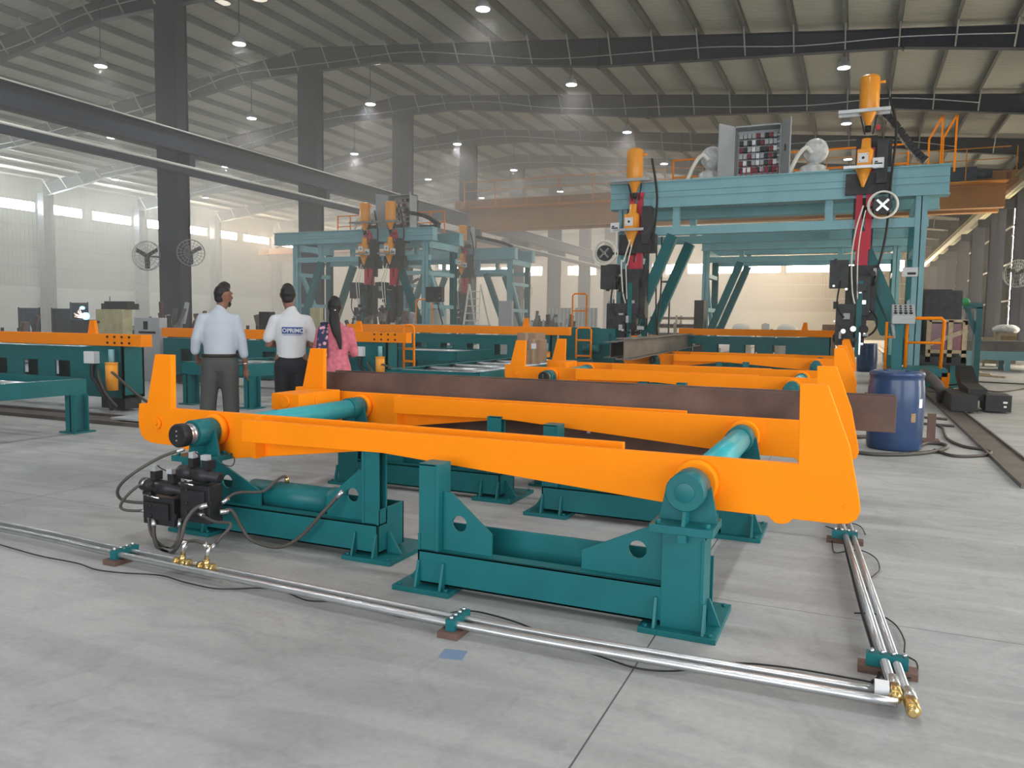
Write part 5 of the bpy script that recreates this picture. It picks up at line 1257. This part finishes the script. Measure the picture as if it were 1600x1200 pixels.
# ================================================================ FANS
def fan(x, y, z, r, label, face, arm):
    f = thing('industrial_fan', label, 'fan', (x, y, z), group='big caged fans on the columns')
    c = Vector((x, y, z)); d = Vector(face).normalized(); mb = MB()
    for k in (0, .12): mb.torus(c+d*k, d, r, .012, 32, 6)
    mb.torus(c+d*.14, d, r*.5, .008, 24, 5).torus(c+d*.14, d, r*.75, .008, 24, 5)
    u = d.cross(Vector((0, 0, 1))).normalized(); w = u.cross(d)
    for i in range(20):
        a = 2*PI*i/20; e = u*math.cos(a)+w*math.sin(a); mb.bar(c+d*.15+e*.05, c+d*.12+e*r, .008, .008); mb.bar(c-d*.02+e*.05, c+e*r, .008, .008)
    wb(mb, 'guard', 'fanw', f)
    bl_ = MB().cyl(c-d*.05, c+d*.12, .07, n=14)
    for i in range(3):
        a = 2*PI*i/3+.5; e = u*math.cos(a)+w*math.sin(a); t = e.cross(d); bl_.obox(c+d*.05+e*r*.48, e, (t+d*.4).normalized(), d, r*.40, r*.16, .006)
    wb(bl_, 'blade', 'black2', f)
    wb(MB().bar(c-d*.08, arm, .05, .05), 'mounting_arm', 'bsteel', f)
    return f
fan(-22.75, 20.0, 3.55, .50, 'large caged fan on the left side of the nearest ridge column', (.35, -.9, 0), (-22.3, 20.4, 3.5))
fan(-20.85, 20.1, 3.62, .44, 'large caged fan on the right side of the nearest ridge column', (.75, -.6, 0), (-21.5, 20.4, 3.5))
fan(6.65, 41.6, 3.9, .62, 'caged fan on the dark side wall column at the right edge', (-.6, -.8, 0), (6.9, 42.7, 3.9))
fan(-21.2, 35.2, 3.4, .5, 'caged fan on the third ridge column behind the gantry legs', (.6, -.8, 0), (-21.5, 35.4, 3.4))
fan(-21.2, 50.2, 3.6, .6, 'caged fan on a far ridge column behind the orange ladder', (.6, -.8, 0), (-21.5, 50.4, 3.6))
fan(-49.1, 42.6, 3.2, .55, 'caged fan on the window wall column behind the stacked steel', (.9, -.4, 0), (-49.5, 42.9, 3.2))
# ================================================================ WORK AREA ALONG THE WINDOW WALL SIDE
def px_box(name, label, cat, pa, pb, pt, y, depth, mt, z0=0.0, group=None, extra=None):
    a, b = at(pa, pt, y), at(pb, pt, y)
    t = thing(name, label, cat, ((a.x+b.x)/2, y, z0), group=group)
    wb(MB().box(a.x, b.x, y, y+depth*(.35 if b.x < -12 else 1), z0, a.z), 'body', mt, t, bevel=.01)
    if extra: extra(t, a.x, b.x, y, a.z)
    return t
def posts(t, x0, x1, y, z):
    for a_, b_ in ((x0-.03, x0), (x1, x1+.03)): wb(MB().box(a_, b_, y-.03, y, 0, z+.02), 'frame_post', 'black', t)
px_box('welding_screen', 'dark blue welding screen standing left of the first window wall column', 'screen', 30, 62, 481, 17, .03, 'darkblue', .2, 'welding screens', posts)
px_box('welding_screen', 'darker welding screen between the column and the blue weld flash', 'screen', 82, 110, 482, 17.5, .03, 'black2', .2, 'welding screens', posts)
px_box('welding_screen', 'narrow dark panel right behind the blue weld flash', 'screen', 111, 137, 473, 18, .03, 'black2', .2, 'welding screens', posts)
px_box('work_bench', 'dark work bench below the blue weld flash', 'bench', 110, 138, 499, 15.85, .9, 'black2', 0)
q0, q1 = at(127, 480, 16), at(135, 497, 16)
wf = thing('welding_flash', 'bright blue welding flash with pink sparks on the dark bench', 'welding flash', (q0.x, 16, q0.z))
wb(MB().sphere((q1.x-.02, 16, q1.z+.06), .10, 8, 1.1).sphere((q0.x-.02, 16.05, q0.z-.02), .07, 8, .7), 'arc_glow', 'arc', wf)
sp = MB(); random.seed(11)
for i in range(16):
    a = random.uniform(2.2, 3.4); L = random.uniform(.1, .5); c0 = Vector((q1.x-.1, 16, q1.z)); e = Vector((math.cos(a), random.uniform(-.2, .2), abs(math.sin(a))*.7)); sp.bar(c0+e*L*.4, c0+e*L, .008, .008)
o = wb(sp, 'sparks', 'spark', wf); o['kind'] = 'stuff'
ld = bpy.data.lights.new('arc_light', 'POINT'); ld.energy = 60; ld.color = (.3, .6, 1); ld.shadow_soft_size = .05
lo = bpy.data.objects.new('arc_light', ld); lo.location = (q1.x, 15.9, q1.z+.1); C.objects.link(lo)
def vice(t, x0, x1, y, z): wb(MB().box(x0+.1, x1+.05, y+.1, y+.5, z, z+.16).box(x0+.16, x1, y+.15, y+.4, z+.16, z+.22).cyl((x0+.2, y+.3, z+.16), (x0+.2, y+.3, z+.36), .01), 'top_carriage', 'black2', t); wb(MB().box(x0+.08, x0+.16, y-.03, y, z-.38, z-.32), 'handle', 'black', t)
px_box('lathe_cabinet', 'cream painted machine cabinet with a dark carriage on top', 'machine', 149, 191, 483, 15, .9, 'creamp', 0, None, vice)
def slot(t, x0, x1, y, z): wb(MB().box(x0+.15, x1-.12, y-.01, y, z-.35, z-.30).box(x0+.3, x0+.42, y-.015, y, z-.26, z-.08), 'slot', 'black2', t)
px_box('steel_cabinet', 'shiny grey steel cabinet behind the bolted end of the near trolley bar', 'cabinet', 209, 249, 496, 12.5, .6, 'grey', 0, None, slot)
for i in range(7):
    a, b = at(256, 512, 12.8), at(285, 512, 12.8); z = .06+.13*i
    tag(MB().box(a.x, b.x, 12.8, 13.1, z, z+.07).box(a.x, a.x+.08, 12.8, 13.1, z-.06, z).box(b.x-.08, b.x, 12.8, 13.1, z-.06, z).build('steel_pallet', 'black2'), 'dark steel pallet, %s from the bottom of the stack left of the striped shirt' % ['lowest', 'second', 'third', 'fourth', 'fifth', 'sixth', 'topmost, seventh'][i], 'pallet', 'stack of dark steel pallets')
random.seed(21)
def scrap(label, pa, pb, pt, y, mt='darksteel', n=14, name='parts_bin', z0=.0):
    a, b = at(pa, pt, y), at(pb, pt, y)
    t = thing(name, label, 'parts pile', ((a.x+b.x)/2, y, 0), group='heaps of dark steel parts')
    zt_ = a.z*.72
    wb(MB().box(a.x, b.x, y, y+1.2, .1, zt_*.6).box(a.x, a.x+.06, y, y+.06, 0, zt_).box(b.x-.06, b.x, y, y+.06, 0, zt_), 'bin', 'black2', t)
    mb = MB()
    for i in range(n):
        x = random.uniform(a.x+.1, b.x-.1); yy = y+random.uniform(.1, 1); z = zt_*.55; h = random.uniform(.15, a.z-z)
        an = random.uniform(-.35, .35); d = Vector((math.sin(an), random.uniform(-.3, .3), 1)).normalized(); mb.m(random.choice([mt, 'black2', 'rust', 'grey'])); c = Vector((x, yy, z))
        if i % 3: mb.bar(c, c+d*h, random.uniform(.05, .2), random.uniform(.04, .15), up=(0, 1, 0))
        else: mb.cyl(c, c+d*h*.8, random.uniform(.04, .12), n=10)
    o = wb(mb, 'steel_offcuts', None, t); o['kind'] = 'stuff'; return t
scrap('heap of dark machine parts at the left edge behind the nearest orange bar', 0, 28, 490, 15)
scrap('dark parts heap between the cream machine and the grey cabinet', 192, 208, 497, 18, n=8)
scrap('dark parts heap at the foot of the nearest ridge column', 232, 262, 468, 18.7)
scrap('brown parts heap just left of the striped shirt', 285, 312, 482, 18, 'rust')
scrap('dark parts between the two standing men', 384, 402, 480, 16, n=8)
scrap('dark upright machine under the two yellow hoppers', 540, 568, 486, 22)
scrap('crowded dark fixtures under the left yellow hopper', 568, 596, 478, 24, n=20)
scrap('crowded dark fixtures under the right yellow hopper', 598, 632, 480, 24, n=20)
scrap('long heap of dark steel parts left of the orange hoop handrail', 815, 858, 484, 32, n=30)
scrap('dark steel heap right behind the orange hoop handrail', 862, 893, 489, 31, n=20)
scrap('dark steel heap beyond the gantry between its two legs', 1180, 1215, 512, 40, n=12)
px_box('yellow_cabinet', 'narrow yellow cabinet beside the white polo, under the gantry', 'cabinet', 484, 500, 481, 21, .5, 'creamp')
px_box('dark_cabinet', 'black cabinet between the striped shirt and the white polo', 'cabinet', 404, 422, 487, 14, .5, 'black2')
px_box('dark_cabinet', 'dark upright cabinet left of the second gantry legs', 'cabinet', 1085, 1100, 469, 29, .8, 'black2')
px_box('white_tank', 'white box under the side frame of the column side gantry', 'box', 672, 698, 484, 27, .8, 'cover')
def bars(t, x0, x1, y, z):
    mb = MB(); n = max(4, int((x1-x0)/.22))
    for i in range(n+1): mb.box(x0+(x1-x0)*i/n-.02, x0+(x1-x0)*i/n+.02, y-.06, y-.02, 0, z)
    wb(mb, 'bar', 'cover', t)
px_box('site_fence', 'white barred fence panel left of the orange hoop handrail', 'fence', 859, 893, 481, 44, .02, 'grey', .9, 'white barred fence panels', bars)
px_box('site_fence', 'white barred fence panel right of the orange hoop handrail', 'fence', 899, 934, 481, 43, .02, 'grey', .9, 'white barred fence panels', bars)
px_box('notice_board', 'pale barred notice cabinet beside the left welding head', 'cabinet', 779, 800, 470, 30, .5, 'grey')
# A-frame ladder
a, b = at(742, 444, 28), at(734, 505, 28); c2 = at(762, 505, 28)
l = thing('trestle_ladder', 'tall pale A frame ladder between the two trolley bay gantries', 'ladder', (a.x, 28, 0))
mb = MB()
for yy, sgn in ((27.6, -1), (28.4, 1)):
    for dx, e in ((-.25, b.x), (.25, c2.x)): mb.bar((a.x+dx, 28, a.z), (e, 28+sgn*.9, 0), .06, .06)
wb(mb, 'ladder_rail', 'cover', l); mb = MB()
for i in range(9):
    t = (i+1)/10; z = a.z*(1-t); mb.bar((a.x-.25+(b.x-a.x+.25)*t, 28-.9*t, z), (a.x+.25+(c2.x-a.x-.25)*t, 28-.9*t, z), .04, .04)
wb(mb, 'rung', 'cover', l)
# racks of long stock beyond the arm line
for i, (pa, pb, pt, y, lb) in enumerate(((1012, 1098, 503, 33, 'rack of long dark steel bars beyond the grey beam, nearer one'), (1015, 1100, 492, 42, 'rack of long dark steel bars beyond the grey beam, farther one'))):
    a, b = at(pa, pt, y), at(pb, pt, y)
    t = thing('stock_rack', lb, 'rack', ((a.x+b.x)/2, y, 0), group='racks of long stock')
    for k in range(3):
        x = a.x+(b.x-a.x)*(.08+.42*k); wb(MB().box(x-.05, x+.05, y, y+.1, 0, a.z), 'upright', 'creamp', t); wb(MB().box(x-.05, x+.05, y+1.2, y+1.3, 0, a.z), 'upright', 'creamp', t)
    for k in range(4):
        z = a.z*(.2+.25*k); wb(MB().m('rust' if k % 2 else 'darksteel').box(a.x, b.x, y+.1, y+.3, z-.14, z).box(a.x+.3, b.x-.2, y+.5, y+.7, z-.14, z).m('steel').box(a.x, b.x, y+.08, y+.1, z-.01, z+.01), 'long_bar', None, t)
a, b = at(1047, 437, 31), at(1047, 505, 31)
tag(MB().bar((a.x, 31, 0), (a.x, 31, a.z), .06, .06).box(a.x-.35, a.x+.35, 30.95, 31.05, a.z-.12, a.z-.04).bar((a.x, 31, .9), (a.x-.45, 31, 0), .04, .04).bar((a.x, 31, .9), (a.x+.45, 31, 0), .04, .04).build('lamp_stand', 'black2'), 'thin dark stand with a crossbar beyond the gantry opening', 'stand')
for i, px in enumerate((1036, 1028)):
    a = at(px, 300, GY+1.5); tag(MB().m('black').tube([(a.x, GY+1.5, 3.7), (a.x+.02, GY+1.5, 2.4), (a.x-.05+.1*i, GY+1.5, 1.3), (a.x+.1, GY+1.4, .9)], .022, 6, samples=6).build('hanging_cable', None, smooth=True), 'black cable hanging inside the large gantry, %s' % ['right one', 'left one'][i], 'cable', 'cables hanging inside the gantry')
# the name plate on the gantry's right leg
a, b = at(1410, 418, GY+.02), at(1434, 432, GY+.02)
np_ = MB().m('paper').box(a.x, b.x, GY+.0, GY+.06, b.z, a.z); np_.m('black').box(a.x+.1, b.x-.04, GY-.005, GY+.0, b.z+.04, b.z+.09)
tag(np_.build('sign_plate', None), 'white sign plate with one dark line on the right gantry leg', 'sign')
# jacking wedge and green bag details
a = at(1508, 472, 24); tag(MB().sphere((a.x, 24, a.z), .12, 6).build('green_bag', 'green'), 'small green bag on the bracket beside the dark machine cabinet', 'bag')
a = at(1018, 524, 20); tag(MB().box(a.x-.6, a.x-.1, 20, 20.4, .9, a.z-.03).build('green_bag', 'green'), 'bright green sack behind the far orange horns', 'bag')
a = at(1512, 480, 24); b = at(1532, 545, 24)
mb = MB().box(a.x-.1, b.x, 24, 24.4, at(1512, 482, 24).z, a.z+.12).bar((a.x, 24.2, a.z), (b.x, 24.2, 1.0), .12, .12).box(b.x-.14, b.x, 24, 24.4, 0, a.z)
tag(mb.build('steel_bracket_stand', 'teal'), 'dark teal bracket stand between the crate and the side wall', 'stand')
